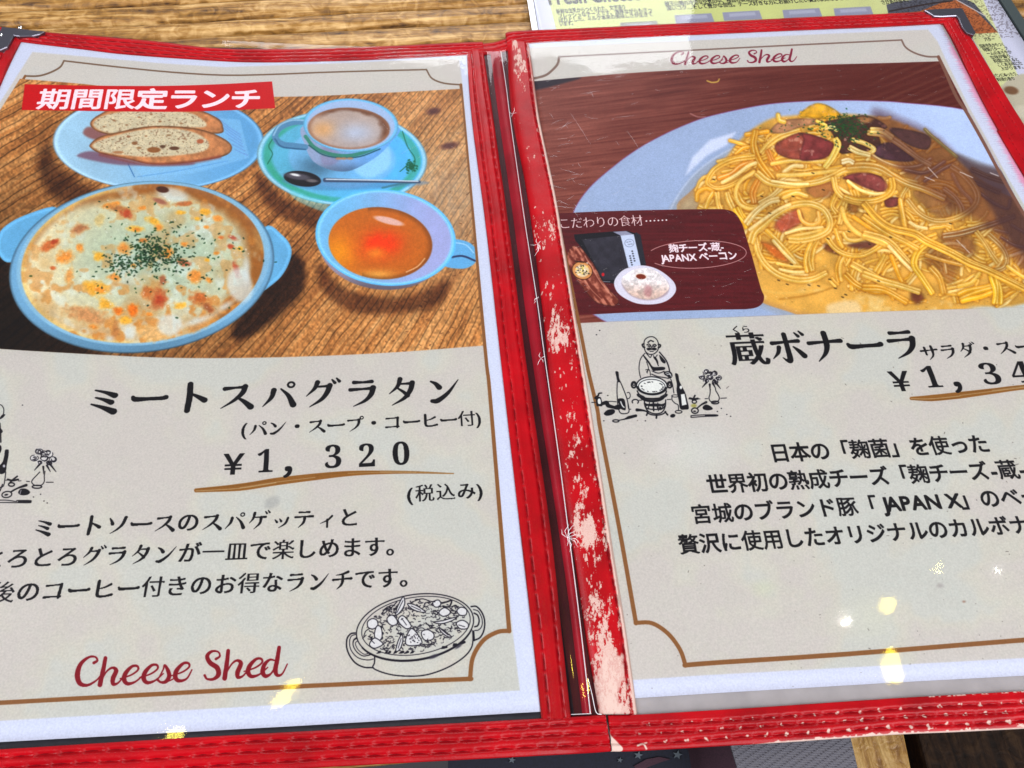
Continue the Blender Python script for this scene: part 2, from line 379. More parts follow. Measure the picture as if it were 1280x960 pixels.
    cv.E(390, 226, 7, 2, 4, (150, 140, 140), 2, .7)
    # soup cup
    cv.P([(552, 330), (575, 336), (590, 332), (597, 322), (594, 310), (584, 302), (566, 299), (556, 306)], (112, 172, 212))
    cv.L([(562, 322), (578, 320), (594, 326)], 2.4, (46, 52, 84), .9); cv.L([(566, 303), (582, 306), (592, 316)], 1.6, (185, 220, 240), .7)
    w, al, (u, v, r) = cv.ell(478, 306, 80, 56, 6, 1.5); X, Y = cv.X[w], cv.Y[w]
    cv.put(w, al, np.array([.60, .55, .62]) * (1 - .3 * smooth(340, 362, Y))[..., None])
    w, al, (u, v, r) = cv.ell(482, 297, 88, 60, 6, 1.2); X, Y = cv.X[w], cv.Y[w]
    t = smooth(420, 550, X)[..., None]
    c = np.array([.50, .72, .86]) * (1 - t) + np.array([.66, .68, .84]) * t
    c = c + (np.array([.42, .74, .92]) - c) * smooth(.92, .955, r)[..., None]; c = c + (np.array([.72, .88, .96]) - c) * (np.exp(-((r - .955) / .02) ** 2) * .6)[..., None]
    cv.put(w, al, c * (.96 + .08 * fbm(X, Y, 12, 9))[..., None])
    w, al, (u, v, r) = cv.ell(475.5, 304, 65, 45, 5, 1.5); X, Y = cv.X[w], cv.Y[w]
    n = fbm(X, Y, 16, 3)
    c = np.array([.74, .43, .17]) * np.ones(X.shape + (1,))
    c = c + (np.array([.90, .60, .16]) - c) * (np.exp(-(((X - 425) / 20) ** 2 + ((Y - 315) / 22) ** 2)) * .9)[..., None]
    c = c + (np.array([.88, .27, .07]) - c) * (np.clip(np.exp(-(((X - 476) / 25) ** 2 + ((Y - 306) / 17) ** 2)) * (1.3 * n + .35), 0, 1))[..., None]
    c = c + (np.array([.88, .56, .22]) - c) * (np.exp(-(((X - 470) / 12) ** 2 + ((Y - 316) / 7) ** 2)) * .8)[..., None]
    c = c + (np.array([.90, .68, .36]) - c) * (np.exp(-(((X - 472) / 22) ** 2 + ((Y - 343) / 6) ** 2)) * .8)[..., None]
    c = c * (1 - .25 * smooth(.85, 1, r) * (u > -.3))[..., None]
    cv.put(w, al, c * (.95 + .1 * fbm(X, Y, 3, 2, 2))[..., None])
    cv.E(486, 276, 19, 4.2, 14, (225, 190, 185), 2, .9); cv.L([(508, 340), (522, 333), (531, 323)], 1.6, (235, 190, 150), .8)
    # gratin dish
    c_h = (112, 176, 220)
    for pts in ([(70, 259), (31, 269), (6, 283), (-3, 297), (-3, 315), (9, 328), (30, 320), (60, 290)], [(330, 284), (353, 294), (364.5, 312), (359, 334), (344, 353), (315, 369), (300, 340)]):
        w, d = cv.sdf(crom(pts, 5, True)); X, Y = cv.X[w], cv.Y[w]
        cv.put(w, smooth(.5, -.5, d), np.array([.45, .68, .82]) * (.9 + .18 * fbm(X, Y, 30, 4) + .12 * np.exp(-((d + 3) / 1.6) ** 2))[..., None])
    w, al, (u, v, r) = cv.ell(177, 334, 166.5, 106.5, -7, 1.4); X, Y = cv.X[w], cv.Y[w]
    c = np.array([.50, .68, .80]) * (.9 + .14 * fbm(X, Y, 60, 4))[..., None] * (1 - .35 * smooth(.975, 1, r) - .15 * smooth(380, 440, Y))[..., None]
    cv.put(w, al, c)
    w, al, (u, v, r) = cv.ell(179, 329.5, 159, 101.5, -7, 1.4); X, Y = cv.X[w], cv.Y[w]
    cv.put(w, al, np.array([.60, .77, .87]) * (1 - .12 * fbm(X, Y, 40, 2))[..., None])
    w, al, (u, v, r) = cv.ell(178, 329.5, 152.5, 98.5, -7, 1.5); X, Y = cv.X[w], cv.Y[w]
    n = fbm(X, Y, 26, 12); n3 = fbm(X, Y, 5, 4, 3); m = fbm(X, Y, 55, 21, 3)
    c = np.array([.84, .80, .67]) * np.ones(X.shape + (1,))
    def mixc(c, col, k): return c + (np.array(col) - c) * np.clip(k, 0, 1)[..., None]
    c = mixc(c, (.70, .77, .68), np.exp(-(((X - 200) / 115) ** 2 + ((Y - 320) / 60) ** 2)) * 1.1)
    c = mixc(c, (.90, .86, .72), smooth(110, 45, X + 30 * (n - .5)) * .9)
    c = mixc(c, (.76, .60, .42), smooth(380, 425, Y + 40 * (m - .5)) * .75)
    c = mixc(c, (.60, .38, .18), smooth(.80, .93, r + .1 * (n - .5)) * smooth(-.25, .35, u - .5 * v) * .95)
    c = mixc(c, (.62, .42, .26), smooth(.9, .99, r) * smooth(.1, -.5, v) * .8)
    c = mixc(c, (.92, .80, .52), smooth(.93, 1, r + .04 * (n - .5)) * smooth(.2, -.3, u) * .8)
    c = mixc(c, (.86, .90, .88), smooth(.58, .75, n) * .45); q5 = fbm(X, Y, 15, 33, 3); c = mixc(c, (.80, .56, .30), smooth(.55, .68, q5) * (.45 + .4 * smooth(320, 400, Y)))
    c = mixc(c, (.74, .60, .40), smooth(.62, .78, m) * .5)
    c = c * (.92 + .15 * n3)[..., None]
    cv.put(w, al, c)
    zb = zc(0, 200, .3125)
    O, Rr, Bn, Yl, Ws = (222, 140, 62), (168, 62, 40), (160, 102, 62), (232, 172, 60), (212, 222, 222)
    spots = [(445, 180, 42, 15, -12, O), (478, 195, 55, 16, 10, Bn), (505, 215, 30, 20, 30, Rr), (565, 192, 20, 12, 0, O), (545, 275, 42, 15, 0, Yl), (545, 278, 22, 9, 0, O), (612, 245, 46, 18, 28, Yl), (635, 270, 20, 15, 0, O), (725, 210, 25, 10, 0, Yl), (735, 175, 52, 11, -4, (176, 96, 52)), (820, 208, 26, 14, 0, Yl), (875, 235, 26, 15, 10, O), (318, 275, 42, 24, -15, (170, 108, 74)), (196, 342, 50, 22, -28, (184, 92, 48)), (215, 328, 26, 12, -28, Rr), (262, 388, 46, 30, -20, O), (320, 350, 20, 20, 0, O), (395, 385, 26, 24, 40, Yl), (498, 355, 32, 28, 0, O), (210, 432, 15, 10, 0, (190, 90, 50)), (275, 465, 20, 38, 10, (214, 150, 84)), (455, 470, 32, 20, 0, O), (388, 515, 58, 34, 15, Yl), (400, 520, 26, 12, 15, O), (424, 575, 32, 22, 0, Yl), (468, 605, 26, 18, 0, (222, 116, 36)), (530, 600, 26, 28, 0, (222, 110, 30)), (500, 640, 30, 20, 0, Yl), (632, 550, 46, 52, 15, (170, 84, 50)), (640, 560, 28, 34, 15, Rr), (650, 480, 16, 30, 10, (150, 84, 60)), (590, 530, 26, 34, 0, (190, 110, 60)), (720, 580, 30, 16, 0, Yl), (780, 465, 32, 30, 30, O), (835, 480, 16, 12, 0, O), (800, 555, 52, 34, 20, (184, 96, 48)), (830, 590, 38, 20, 30, (150, 80, 50)), (945, 440, 18, 46, -12, Rr), (922, 345, 15, 13, 0, Rr), (930, 310, 28, 11, 20, (160, 70, 60)), (885, 310, 18, 10, 0, (200, 110, 60)), (735, 335, 20, 12, 0, O), (735, 410, 30, 18, 20, (176, 84, 62)), (672, 372, 24, 24, 40, O), (575, 322, 24, 10, 0, (190, 110, 50)), (535, 425, 14, 12, 0, O), (825, 268, 14, 8, 0, O), (865, 372, 14, 8, 0, O), (340, 620, 110, 36, 14, (192, 136, 92)), (460, 680, 22, 44, 6, (176, 120, 74)), (610, 690, 92, 34, 0, (220, 182, 130)), (378, 668, 22, 14, 0, O), (596, 618, 18, 10, 0, O), (920, 560, 60, 16, -38, (172, 108, 56)), (790, 665, 60, 20, -20, (190, 140, 90)), (960, 355, 14, 10, 0, Yl), (830, 400, 12, 8, 0, Yl), (790, 235, 14, 9, 0, Yl), (400, 240, 20, 30, 30, (200, 180, 130))]
    for i, (x, y, a_, b_, ro, cc) in enumerate(spots):
        x, y = zb((x, y))[0]; a_ *= .3125; b_ *= .3125
        w, al, q = cv.ell(x, y, a_ * 1.35, b_ * 1.35, ro, 2)
        if w is None: continue
        X, Y = cv.X[w], cv.Y[w]; rr = q[2] * 1.35 + .9 * (fbm(X, Y, 5.5, i, 3) - .5)
        cv.put(w, smooth(1.35, .5, rr) * .45, (226, 196, 128)); cv.put(w, smooth(1.15, .35, rr) * .80, np.array(cc) / 255 * (.82 + .36 * fbm(X, Y, 2.6, i + 40, 2))[..., None])
    for x, y, a_, b_, ro in ((690, 138, 62, 26, 10), (680, 660, 50, 42, 0), (520, 690, 22, 26, 0), (960, 500, 50, 70, -15), (800, 640, 60, 12, -20), (440, 715, 14, 10, 0), (900, 585, 34, 12, -30), (985, 440, 14, 50, 0)):
        x, y = zb((x, y))[0]; cv.E(x, y, a_ * .3125, b_ * .3125, ro, Ws, 7, .7)
    cv.E(*zb((650, 118))[0], 8, 4, 8, (82, 48, 36), 1.5); cv.E(*zb((640, 165))[0], 9, 3, 20, (150, 92, 80), 3, .8)
    for k in range(620):
        if k < 480: cxy = [(600, 380), (560, 400), (640, 350), (690, 400), (590, 340), (480, 420)][rng.integers(6)]; x, y = rng.normal(cxy[0], 34), rng.normal(cxy[1], 22)
        else: x, y = rng.normal(640, 170), rng.normal(380, 95)
        x, y = zb((x, y))[0]; an = rng.uniform(0, 3.14); l = rng.uniform(.8, 2.4) if k < 480 else rng.uniform(1, 2.8)
        cv.L([(x, y), (x + l * math.cos(an), y + l * math.sin(an) * .6)], rng.uniform(1.1, 2.1), (22 + rng.integers(0, 22), 50 + rng.integers(0, 25), 36), .92)
    for k in range(140):
        a_ = rng.uniform(0, 6.28); q = math.sqrt(rng.uniform(0, .8)); x, y = 178 + 150 * q * math.cos(a_), 330 + 97 * q * math.sin(a_)
        cv.E(x, y, rng.uniform(.5, 1.4), rng.uniform(.4, .8), rng.uniform(0, 90), (244, 246, 238) if k % 3 else (120, 90, 60), .8, .6)
    lens_soften(cv, cv.win(-60, 90, 615, 450), 3)
    cv.clip = None

def paint_right_photo(cv, rng):
    edge = crom([(640, 103.5), (670, 101.5), (770, 92.5), (880, 86), (1005, 81.5), (1100, 79), (1177.5, 76.5)], 3).tolist() + [(1208, 135), (1257, 223), (1281, 268), (1346, 382)] + crom([(1346, 381), (1280, 384), (1160, 387.5), (1040, 391.5), (900, 397), (765, 402), (700, 405), (640, 407)], 3).tolist()
    w, d = cv.sdf(edge, 3)
    full = np.zeros(cv.X.shape, np.float32); full[w] = smooth(.5, -.5, d); cv.clip = full
    X, Y = cv.X[w], cv.Y[w]
    ys = Y + .12 * X; an = vnoise(X / 60, ys / 2.2, 3) * .5 + vnoise(X / 25, ys / 1.1, 8) * .3 + .4 * fbm(X, Y, 60, 5)
    c = np.array([.36, .16, .14]) + (np.array([.56, .33, .28]) - np.array([.36, .16, .14])) * np.clip(an * 1.1 - .1, 0, 1)[..., None] * smooth(1150, 700, X)[..., None] + .06 * (an - .5)[..., None]
    yd = Y + .42 * X; g = smooth(.35, .1, np.abs(((yd / 9.) % 1) - .5)) * vnoise(X / 40, yd / 3, 4) * smooth(1060, 1110, X)
    c = c + (np.array([.52, .34, .28]) - c) * (g * .4)[..., None]
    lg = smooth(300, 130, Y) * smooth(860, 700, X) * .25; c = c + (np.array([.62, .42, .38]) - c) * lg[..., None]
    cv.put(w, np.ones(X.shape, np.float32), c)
    cv.P([(660, 98), (700, 97), (726, 97), (708, 103), (672, 112), (655, 112)], (48, 40, 52), 4, .95)
    cv.L([(884, 101), (890, 103), (897, 102), (899, 99)], 1.8, (205, 170, 90), .9); cv.L([(863, 142), (872, 146), (882, 146)], 1.8, (200, 150, 150), .5)
    # plate
    plate = [(712, 300), (716, 266), (735, 236), (765, 209), (795, 187), (827, 169), (858, 155), (890, 144), (952, 131), (1000, 126.5), (1052, 125), (1100, 126), (1130, 128), (1208, 137), (1300, 165), (1420, 230), (1420, 420), (1200, 520), (950, 480), (752, 400), (728, 365), (715, 335)]
    w, d = cv.sdf(crom(plate, 5, True)); X, Y = cv.X[w], cv.Y[w]
    t = smooth(900, 1200, X)[..., None]
    c = np.array([.63, .69, .80]) * (1 - t) + np.array([.74, .80, .92]) * t
    c = c * (.97 + .06 * fbm(X, Y, 40, 2))[..., None] + (.03 * (vnoise(X / .8, Y / .8, 3) - .5))[..., None]
    c = c + (np.array([.52, .26, .46]) - c) * (smooth(-1.6, -.2, d) * .8)[..., None]
    cv.put(w, smooth(.5, -.5, d), c)
    well = [(838, 270), (848, 246), (868, 218), (895, 198), (930, 178), (985, 170), (1100, 170), (1220, 200), (1300, 260), (1300, 420), (1100, 420), (960, 388), (880, 330)]
    cv.P(well, (158, 166, 180), 7, .85)
    cv.L([(838, 262), (850, 240), (870, 216), (896, 196), (924, 182)], 2, (205, 212, 228), .5, soft=2)
    cv.P([(857, 219), (865, 197), (887, 175), (920, 165), (909, 181), (884, 194)], (214, 220, 240), 5, .85, False)
    # sauce
    w, d = cv.sdf(crom([(846, 262), (862, 240), (882, 224), (920, 200), (1000, 190), (1100, 200), (1250, 240), (1330, 300), (1330, 420), (1190, 400), (1080, 400), (1010, 396), (984, 389), (952, 378), (925, 360), (880, 300)], 5, True), 14)
    X, Y = cv.X[w], cv.Y[w]; n = fbm(X, Y, 30, 3)
    t = smooth(860, 960, X)[..., None]
    c = np.array([.70, .62, .50]) * (1 - t) + np.array([.86, .68, .36]) * t
    c = c * (.86 + .24 * n)[..., None]; c = c + (np.array([.92, .86, .68]) - c) * (smooth(.60, .8, fbm(X, Y, 22, 19)) * .5)[..., None]
    c = c + (np.array([.66, .50, .36]) - c) * (smooth(-9, 0, d) * .5)[..., None]
    cv.put(w, smooth(1., -1., d), c)
    cv.P([(1216, 384), (1260, 372), (1300, 366), (1300, 400), (1216, 400)], (190, 200, 205), 16, .9)
    cv.L([(975, 374), (1010, 369), (1045, 358)], 2.6, (165, 115, 45), .6, soft=3); cv.L([(930, 352), (970, 366), (1030, 362)], 2.2, (225, 190, 110), .6, soft=3)
    cv.P([(1035, 381), (1070, 376), (1075, 395), (1040, 395)], (226, 205, 165), 7, .8)
    # pasta mound base
    mound = [(872, 252), (868, 240), (885, 222), (905, 200), (930, 170), (960, 150), (985, 145), (1040, 142), (1100, 146), (1130, 155), (1170, 175), (1215, 215), (1260, 250), (1290, 280), (1290, 372), (1215, 382), (1160, 372), (1120, 376), (1060, 362), (1000, 350), (950, 332), (925, 300), (905, 290), (885, 272)]
    w, d = cv.sdf(crom(mound, 5, True), 6); X, Y = cv.X[w], cv.Y[w]
    n = fbm(X, Y, 18, 7); c = np.array([.84, .66, .34]) * (.76 + .45 * n)[..., None]
    cv.put(w, smooth(3, -3, d), c)
    B1, B2, B3, B4 = (228, 182, 78), (234, 196, 102), (222, 164, 50), (240, 216, 146)
    cols = [B1, B2, B3, B4, B1]
    mp = crom(mound, 5, True)
    def inside(x, y):
        r = False
        for (ax, ay), (bx, by) in zip(mp, np.roll(mp, -1, 0)):
            if (ay > y) != (by > y) and x < (bx - ax) * (y - ay) / (by - ay) + ax: r = not r
        return r
    k = 0
    while k < 240:                                                            # under-layer of tangled strands
        x, y = rng.uniform(868, 1290), rng.uniform(150, 380)
        if not inside(x, y): continue
        k += 1; a_ = rng.uniform(0, 6.28); cur = rng.uniform(-.045, .045); L_ = rng.uniform(18, 55); q = []
        for s in range(6):
            if inside(x, y): q.append((x, y))
            a_ += cur * L_ / 5; x += math.cos(a_) * L_ / 5; y += math.sin(a_) * L_ / 5 * .8
        if len(q) >= 3:
            d_ = np.gradient(np.array(q), axis=0); d_ /= np.hypot(*d_.T)[:, None] + 1e-6; nn = np.stack([-d_[:, 1], d_[:, 0]], 1); sp_ = rng.uniform(3.4, 4.6)
            for o_ in (-1, 0, 1)[:rng.integers(1, 4)]: cv.noodle((np.array(q) + nn * o_ * sp_ + rng.normal(0, .4, (len(q), 1))).tolist(), rng.uniform(3.4, 4.8), cols[rng.integers(5)], sh=.42, n=3, a=.9)
    def meat(pts, col, seed=1, sf=1.4, op=.9):
        w, d = cv.sdf(crom(pts, 4, True), 3)
        if w is None: return
        X, Y = cv.X[w], cv.Y[w]; n = fbm(X, Y, 9, seed, 4)
        c = np.array(col) / 255 * (.68 + .62 * n)[..., None]; c = c * (1 - .30 * smooth(-3, 0, d))[..., None]
        c = c + (np.array([.86, .68, .62]) - c) * (smooth(.68, .85, fbm(X, Y, 7, seed + 9, 3)) * .6)[..., None]
        cv.put(w, smooth(sf, -sf, d) * op, c)
    A = zc(860, 110, .1875); Bz = zc(1060, 130, .171875); Cz = zc(920, 240, .15625); Dz = zc(1080, 250, .15625)
    meat(A((790, 670), (900, 620), (980, 640), (960, 720), (860, 735), (810, 710)), (150, 92, 66), 3, 3, .62)
    meat(A((570, 920), (660, 840), (740, 810), (760, 880), (700, 930), (620, 960)), (172, 84, 62), 4, 3, .62)
    meat(Cz((320, 230), (480, 140), (540, 230), (430, 300), (360, 320)), (170, 84, 70), 5, 3, .62)
    meat(A((1030, 600), (1130, 565), (1290, 590), (1300, 690), (1180, 665), (1090, 620)), (142, 70, 76), 6)
    meat(Bz((40, 520), (160, 505), (250, 540), (292, 600), (240, 640), (120, 600)), (146, 80, 74), 7, 2, .8)
    meat(Bz((470, 640), (600, 620), (740, 690), (800, 790), (680, 830), (560, 760)), (132, 92, 66), 8, 5, .7)
    meat(Dz((600, 290), (800, 280), (890, 330), (870, 450), (700, 390)), (120, 76, 56), 9, 6, .6)
    meat(Dz((560, 380), (700, 470), (760, 520), (700, 680), (600, 600), (480, 480)), (124, 80, 52), 10, 6, .6)
    meat(Dz((380, 740), (450, 740), (480, 790), (430, 830), (380, 800)), (110, 60, 45), 10, 4)
    meat(Bz((270, 690), (370, 680), (360, 740), (280, 750)), (120, 62, 66), 12)
    meat(Cz((200, 400), (330, 440), (420, 560), (300, 520)), (190, 105, 50), 13, 5)
    meat(Cz((700, 420), (760, 420), (840, 500), (720, 470)), (110, 64, 40), 14, 3); meat(Cz((900, 420), (1090, 390), (1120, 450), (960, 450)), (120, 70, 60), 15, 3)
    meat(Cz((900, 90), (960, 90), (980, 160), (900, 160)), (150, 100, 50), 16, 3)
    S = []
    def N(f, pts, wd, col, st=0):
        wp = wd * {A: .1875, Bz: .171875, Cz: .15625, Dz: .15625}[f]; P_ = crom(f(*pts), 5)
        if wp < 6.6: cv.noodle(P_, wp * .92, col, streak=st, n=1); return
        d_ = np.gradient(P_, axis=0); d_ /= np.hypot(*d_.T)[:, None] + 1e-6; nn = np.stack([-d_[:, 1], d_[:, 0]], 1); tt = np.linspace(0, 1, len(P_))[:, None]
        k_ = 2 if wp < 9.5 else 3
        for j in range(k_):
            o_ = (j - (k_ - 1) / 2) * wp / k_ * (.86 + .3 * np.sin(tt * 5 + j * 2 + pts[0][0])); c_ = tuple(min(255, q * (1.0, .93, 1.05)[j % 3]) for q in col)
            cv.noodle(P_ + nn * o_, wp / k_ * 1.12, c_, streak=0, n=1, sh=.5)
    tan = (168, 126, 78); dtan = (138, 100, 74); pale = (238, 214, 150)
    N(Cz, [(820, 20), (900, 50), (1020, 60), (1160, 50), (1280, 0)], 38, B2); N(Cz, [(850, 60), (820, 110), (770, 170)], 34, B1); N(Cz, [(10, 0), (60, 90), (140, 115), (230, 80)], 40, B3)
    N(A, [(390, 310), (470, 300), (530, 290)], 34, B3); N(A, [(280, 350), (350, 370), (430, 400)], 28, B1); N(A, [(320, 440), (370, 400), (440, 390)], 30, B3); N(A, [(300, 465), (370, 450), (440, 430)], 30, B1)
    N(A, [(200, 490), (300, 465), (430, 440)], 26, B2); N(A, [(740, 285), (620, 320), (540, 370), (490, 430)], 42, B2, 1)
    N(A, [(450, 290), (440, 380), (470, 480), (520, 560), (560, 610)], 48, B3, 1)
    N(A, [(530, 420), (560, 480), (600, 540)], 40, (210, 140, 60)); N(A, [(640, 560), (700, 520), (760, 520)], 34, pale); N(A, [(560, 505), (700, 485), (860, 490), (950, 485)], 30, B2)
    N(A, [(210, 600), (290, 570), (350, 520), (430, 490)], 34, (226, 152, 60)); N(A, [(230, 630), (320, 580), (400, 520), (450, 500)], 30, B4)
    N(A, [(440, 458), (300, 478), (190, 530), (140, 590), (132, 640), (190, 670), (280, 650), (370, 600), (440, 556)], 36, B1, 1)
    N(A, [(60, 745), (68, 695), (120, 670), (165, 690), (190, 720)], 32, B3, 1); N(A, [(120, 795), (140, 740), (165, 700)], 34, B1); N(A, [(190, 700), (200, 760), (220, 820)], 36, B2); N(A, [(262, 700), (280, 760), (310, 830)], 38, B2); N(A, [(330, 800), (360, 860), (400, 920)], 60, (238, 190, 50))
    N(A, [(470, 620), (430, 700), (440, 760)], 44, (220, 150, 60)); N(A, [(440, 560), (350, 620), (318, 700), (345, 775), (430, 805), (500, 770)], 32, B2, 1)
    N(A, [(480, 770), (560, 720), (620, 670)], 36, B4); N(A, [(560, 760), (640, 700), (740, 680)], 34, B1); N(A, [(640, 730), (720, 700), (790, 720)], 34, B2)
    N(A, [(390, 900), (450, 830), (540, 760), (600, 740)], 44, pale, 1); N(A, [(1000, 690), (960, 780), (990, 830)], 38, B1); N(A, [(1060, 740), (1030, 820), (1010, 900)], 40, B2)
    N(A, [(600, 582), (760, 577), (900, 562), (1040, 545)], 34, B2, 1); N(A, [(460, 570), (540, 630), (680, 650), (850, 630), (960, 590), (1050, 545), (1180, 530), (1290, 560)], 48, B2, 1)
    N(A, [(560, 620), (700, 640), (800, 640)], 22, (244, 226, 160))
    N(Cz, [(400, 330), (520, 295), (690, 285)], 32, B4, 1); N(Cz, [(420, 360), (560, 335), (720, 300)], 34, B2, 1); N(Cz, [(250, 310), (340, 400), (430, 500), (500, 590)], 42, B1); N(Cz, [(300, 390), (380, 480), (470, 570)], 34, B4)
    N(Cz, [(330, 570), (420, 590), (520, 600)], 30, B2); N(Cz, [(350, 620), (460, 640), (540, 640)], 30, B4); N(Cz, [(500, 150), (530, 230), (600, 262), (665, 235), (660, 160)], 34, (228, 182, 96))
    N(Cz, [(640, 380), (595, 450), (580, 540), (600, 625)], 86, B1, 1)
    N(Cz, [(155, 370), (180, 480), (240, 580), (340, 660), (480, 705), (610, 700), (720, 650)], 50, B2, 1)
    N(Cz, [(120, 400), (150, 320), (230, 250), (330, 170), (450, 110), (590, 95), (700, 140), (752, 230), (735, 310), (640, 362), (520, 388), (430, 385)], 60, B2, 1)
    N(Cz, [(110, 300), (220, 220), (340, 140), (430, 100)], 34, pale, 1)
    N(Cz, [(860, 330), (890, 375), (960, 388), (1050, 360)], 34, B2); N(Cz, [(795, 300), (820, 380), (850, 440)], 34, B1); N(Cz, [(730, 370), (790, 450), (880, 500), (1000, 505), (1100, 460), (1180, 400)], 46, B1, 1)
    N(Cz, [(940, 200), (1080, 290), (1280, 400)], 36, B3, 1); N(Cz, [(850, 130), (880, 230), (960, 320), (1080, 380), (1200, 420), (1290, 470)], 42, B2, 1)
    N(Cz, [(1190, 510), (1160, 580), (1120, 640)], 56, B1); N(Cz, [(930, 580), (1050, 650), (1180, 720), (1280, 760)], 62, B2, 1); N(Cz, [(880, 660), (960, 740), (1080, 790), (1200, 790)], 52, B3, 1)
    N(A, [(970, 600), (990, 680), (1060, 740), (1180, 762), (1290, 740)], 42, B2, 1)
    # right hand side
    N(Bz, [(560, 185), (600, 225), (700, 310), (790, 385)], 26, (150, 150, 80)); N(Bz, [(170, 370), (280, 430), (400, 462), (520, 450), (600, 400)], 38, tan); N(Bz, [(420, 480), (560, 500), (700, 420)], 36, dtan); N(Bz, [(560, 560), (680, 480), (760, 440)], 34, dtan)
    N(Bz, [(900, 560), (1000, 600), (1100, 640)], 40, (104, 76, 66)); N(Bz, [(950, 640), (1060, 720), (1160, 760), (1180, 700)], 34, (116, 84, 70)); N(Bz, [(900, 480), (1000, 520), (1130, 560)], 40, (90, 62, 60))
    N(Bz, [(0, 560), (80, 620), (180, 652), (270, 650)], 28, B4); N(Bz, [(430, 600), (390, 680), (390, 780), (410, 900)], 42, (206, 166, 82)); N(Bz, [(450, 860), (500, 890), (570, 905)], 30, pale)
    N(Bz, [(700, 620), (780, 680), (830, 760), (820, 840)], 42, (190, 150, 90)); N(Bz, [(760, 510), (820, 620), (880, 680), (905, 720)], 36, tan, 1)
    N(Bz, [(430, 700), (520, 800), (640, 850), (780, 830), (900, 760), (942, 680), (910, 590), (830, 500), (760, 450)], 46, (196, 156, 84), 1)
    N(Bz, [(0, 455), (120, 450), (230, 470), (330, 530), (430, 580), (560, 620), (700, 680)], 54, (208, 164, 86), 1)
    N(Bz, [(320, 545), (325, 610), (280, 665), (180, 700), (60, 700), (-20, 680)], 44, B1, 1)
    N(Dz, [(640, 285), (800, 262), (1000, 205), (1200, 130)], 56, (140, 102, 70)); N(Dz, [(1050, 240), (1140, 262)], 38, tan); N(Dz, [(1180, 200), (1290, 265)], 34, dtan); N(Dz, [(1100, 300), (1200, 360), (1290, 380)], 34, dtan)
    N(Dz, [(540, 540), (600, 620), (640, 740)], 50, (214, 164, 70)); N(Dz, [(640, 490), (655, 580)], 34, tan); N(Dz, [(220, 450), (260, 560), (300, 650)], 38, B3)
    N(Dz, [(500, 440), (620, 480), (780, 520)], 34, (200, 150, 70)); N(Dz, [(760, 690), (860, 660), (925, 585)], 42, (220, 180, 80), 1)
    N(Dz, [(0, 590), (150, 650), (300, 690), (440, 730)], 54, B2, 1); N(Dz, [(0, 700), (160, 720), (340, 810)], 54, (226, 170, 58), 1)
    N(Dz, [(780, 790), (900, 740), (1050, 700)], 110, (222, 172, 50)); N(Dz, [(1040, 580), (1065, 700), (1060, 820)], 90, (232, 190, 60), 1)
    N(Dz, [(1000, 280), (1100, 380), (1142, 470), (1120, 540), (1030, 575)], 46, (178, 140, 80), 1); N(Dz, [(900, 260), (960, 340), (1020, 430), (1070, 500)], 44, (210, 170, 90), 1)
    N(Dz, [(1150, 530), (1220, 580), (1290, 625)], 34, (226, 190, 90)); N(Dz, [(1100, 640), (1200, 700), (1290, 730)], 34, B1)
    N(Dz, [(290, 0), (310, 110), (330, 220)], 40, (224, 178, 80)); N(Dz, [(0, 270), (180, 330), (300, 440), (395, 540)], 62, B2, 1); N(Dz, [(200, 370), (300, 480), (380, 560)], 34, pale)
    N(Dz, [(520, 340), (430, 420), (400, 520), (460, 620), (545, 745)], 50, (240, 196, 66), 1)
    N(Dz, [(0, 130), (180, 260), (340, 340), (430, 385)], 50, B1, 1)
    N(Dz, [(0, 30), (100, 150), (220, 230), (400, 272), (500, 330), (700, 420), (850, 500), (1000, 560), (1290, 705)], 64, (232, 184, 74), 1)
    # top garnish
    meat(A((740, 190), (790, 130), (870, 100), (960, 130), (1022, 188), (930, 208), (820, 200)), (226, 172, 48), 21)
    meat(A((545, 295), (600, 230), (700, 205), (850, 205), (900, 230), (750, 262), (640, 300)), (176, 130, 102), 22)
    N(A, [(600, 180), (610, 215), (640, 225)], 34, (220, 190, 90))
    meat(A((580, 380), (640, 340), (740, 298), (850, 318), (970, 372), (935, 450), (850, 480), (700, 475), (600, 440)), (146, 74, 66), 23)
    meat(A((735, 298), (770, 340), (745, 475), (850, 480), (940, 450), (970, 372), (850, 318)), (130, 62, 62), 24)
    meat(A((900, 230), (1100, 190), (1180, 182), (1262, 210), (1330, 262), (1270, 300), (1280, 400), (1100, 430), (1010, 430), (960, 300)), (74, 44, 44), 25)
    meat(A((1130, 195), (1180, 185), (1250, 205), (1200, 235), (1140, 225)), (160, 116, 76), 27)
    meat(Bz((185, 340), (260, 282), (400, 290), (485, 350), (470, 415), (340, 415), (230, 392)), (84, 54, 72), 26)
    meat(Bz((300, 190), (340, 172), (500, 200), (600, 245), (580, 330), (470, 310), (380, 260)), (104, 74, 76), 28)
    N(Bz, [(150, 205), (260, 222), (350, 275), (430, 335), (520, 400), (600, 440)], 42, (206, 172, 112), 1); N(Bz, [(170, 190), (250, 200), (320, 240)], 44, (246, 226, 140))
    N(A, [(1100, 345), (1180, 370), (1240, 408), (1200, 440)], 34, (236, 210, 130)); N(A, [(1080, 395), (1140, 430), (1210, 445)], 38, (240, 222, 160)); N(A, [(985, 340), (1000, 380), (960, 460), (915, 525)], 44, (240, 216, 116), 1)
    N(A, [(1030, 490), (1070, 485), (1100, 495)], 36, (244, 232, 190)); N(A, [(900, 270), (960, 260), (990, 280)], 30, (236, 220, 150)); N(A, [(860, 220), (920, 250), (880, 270)], 24, (226, 200, 90))
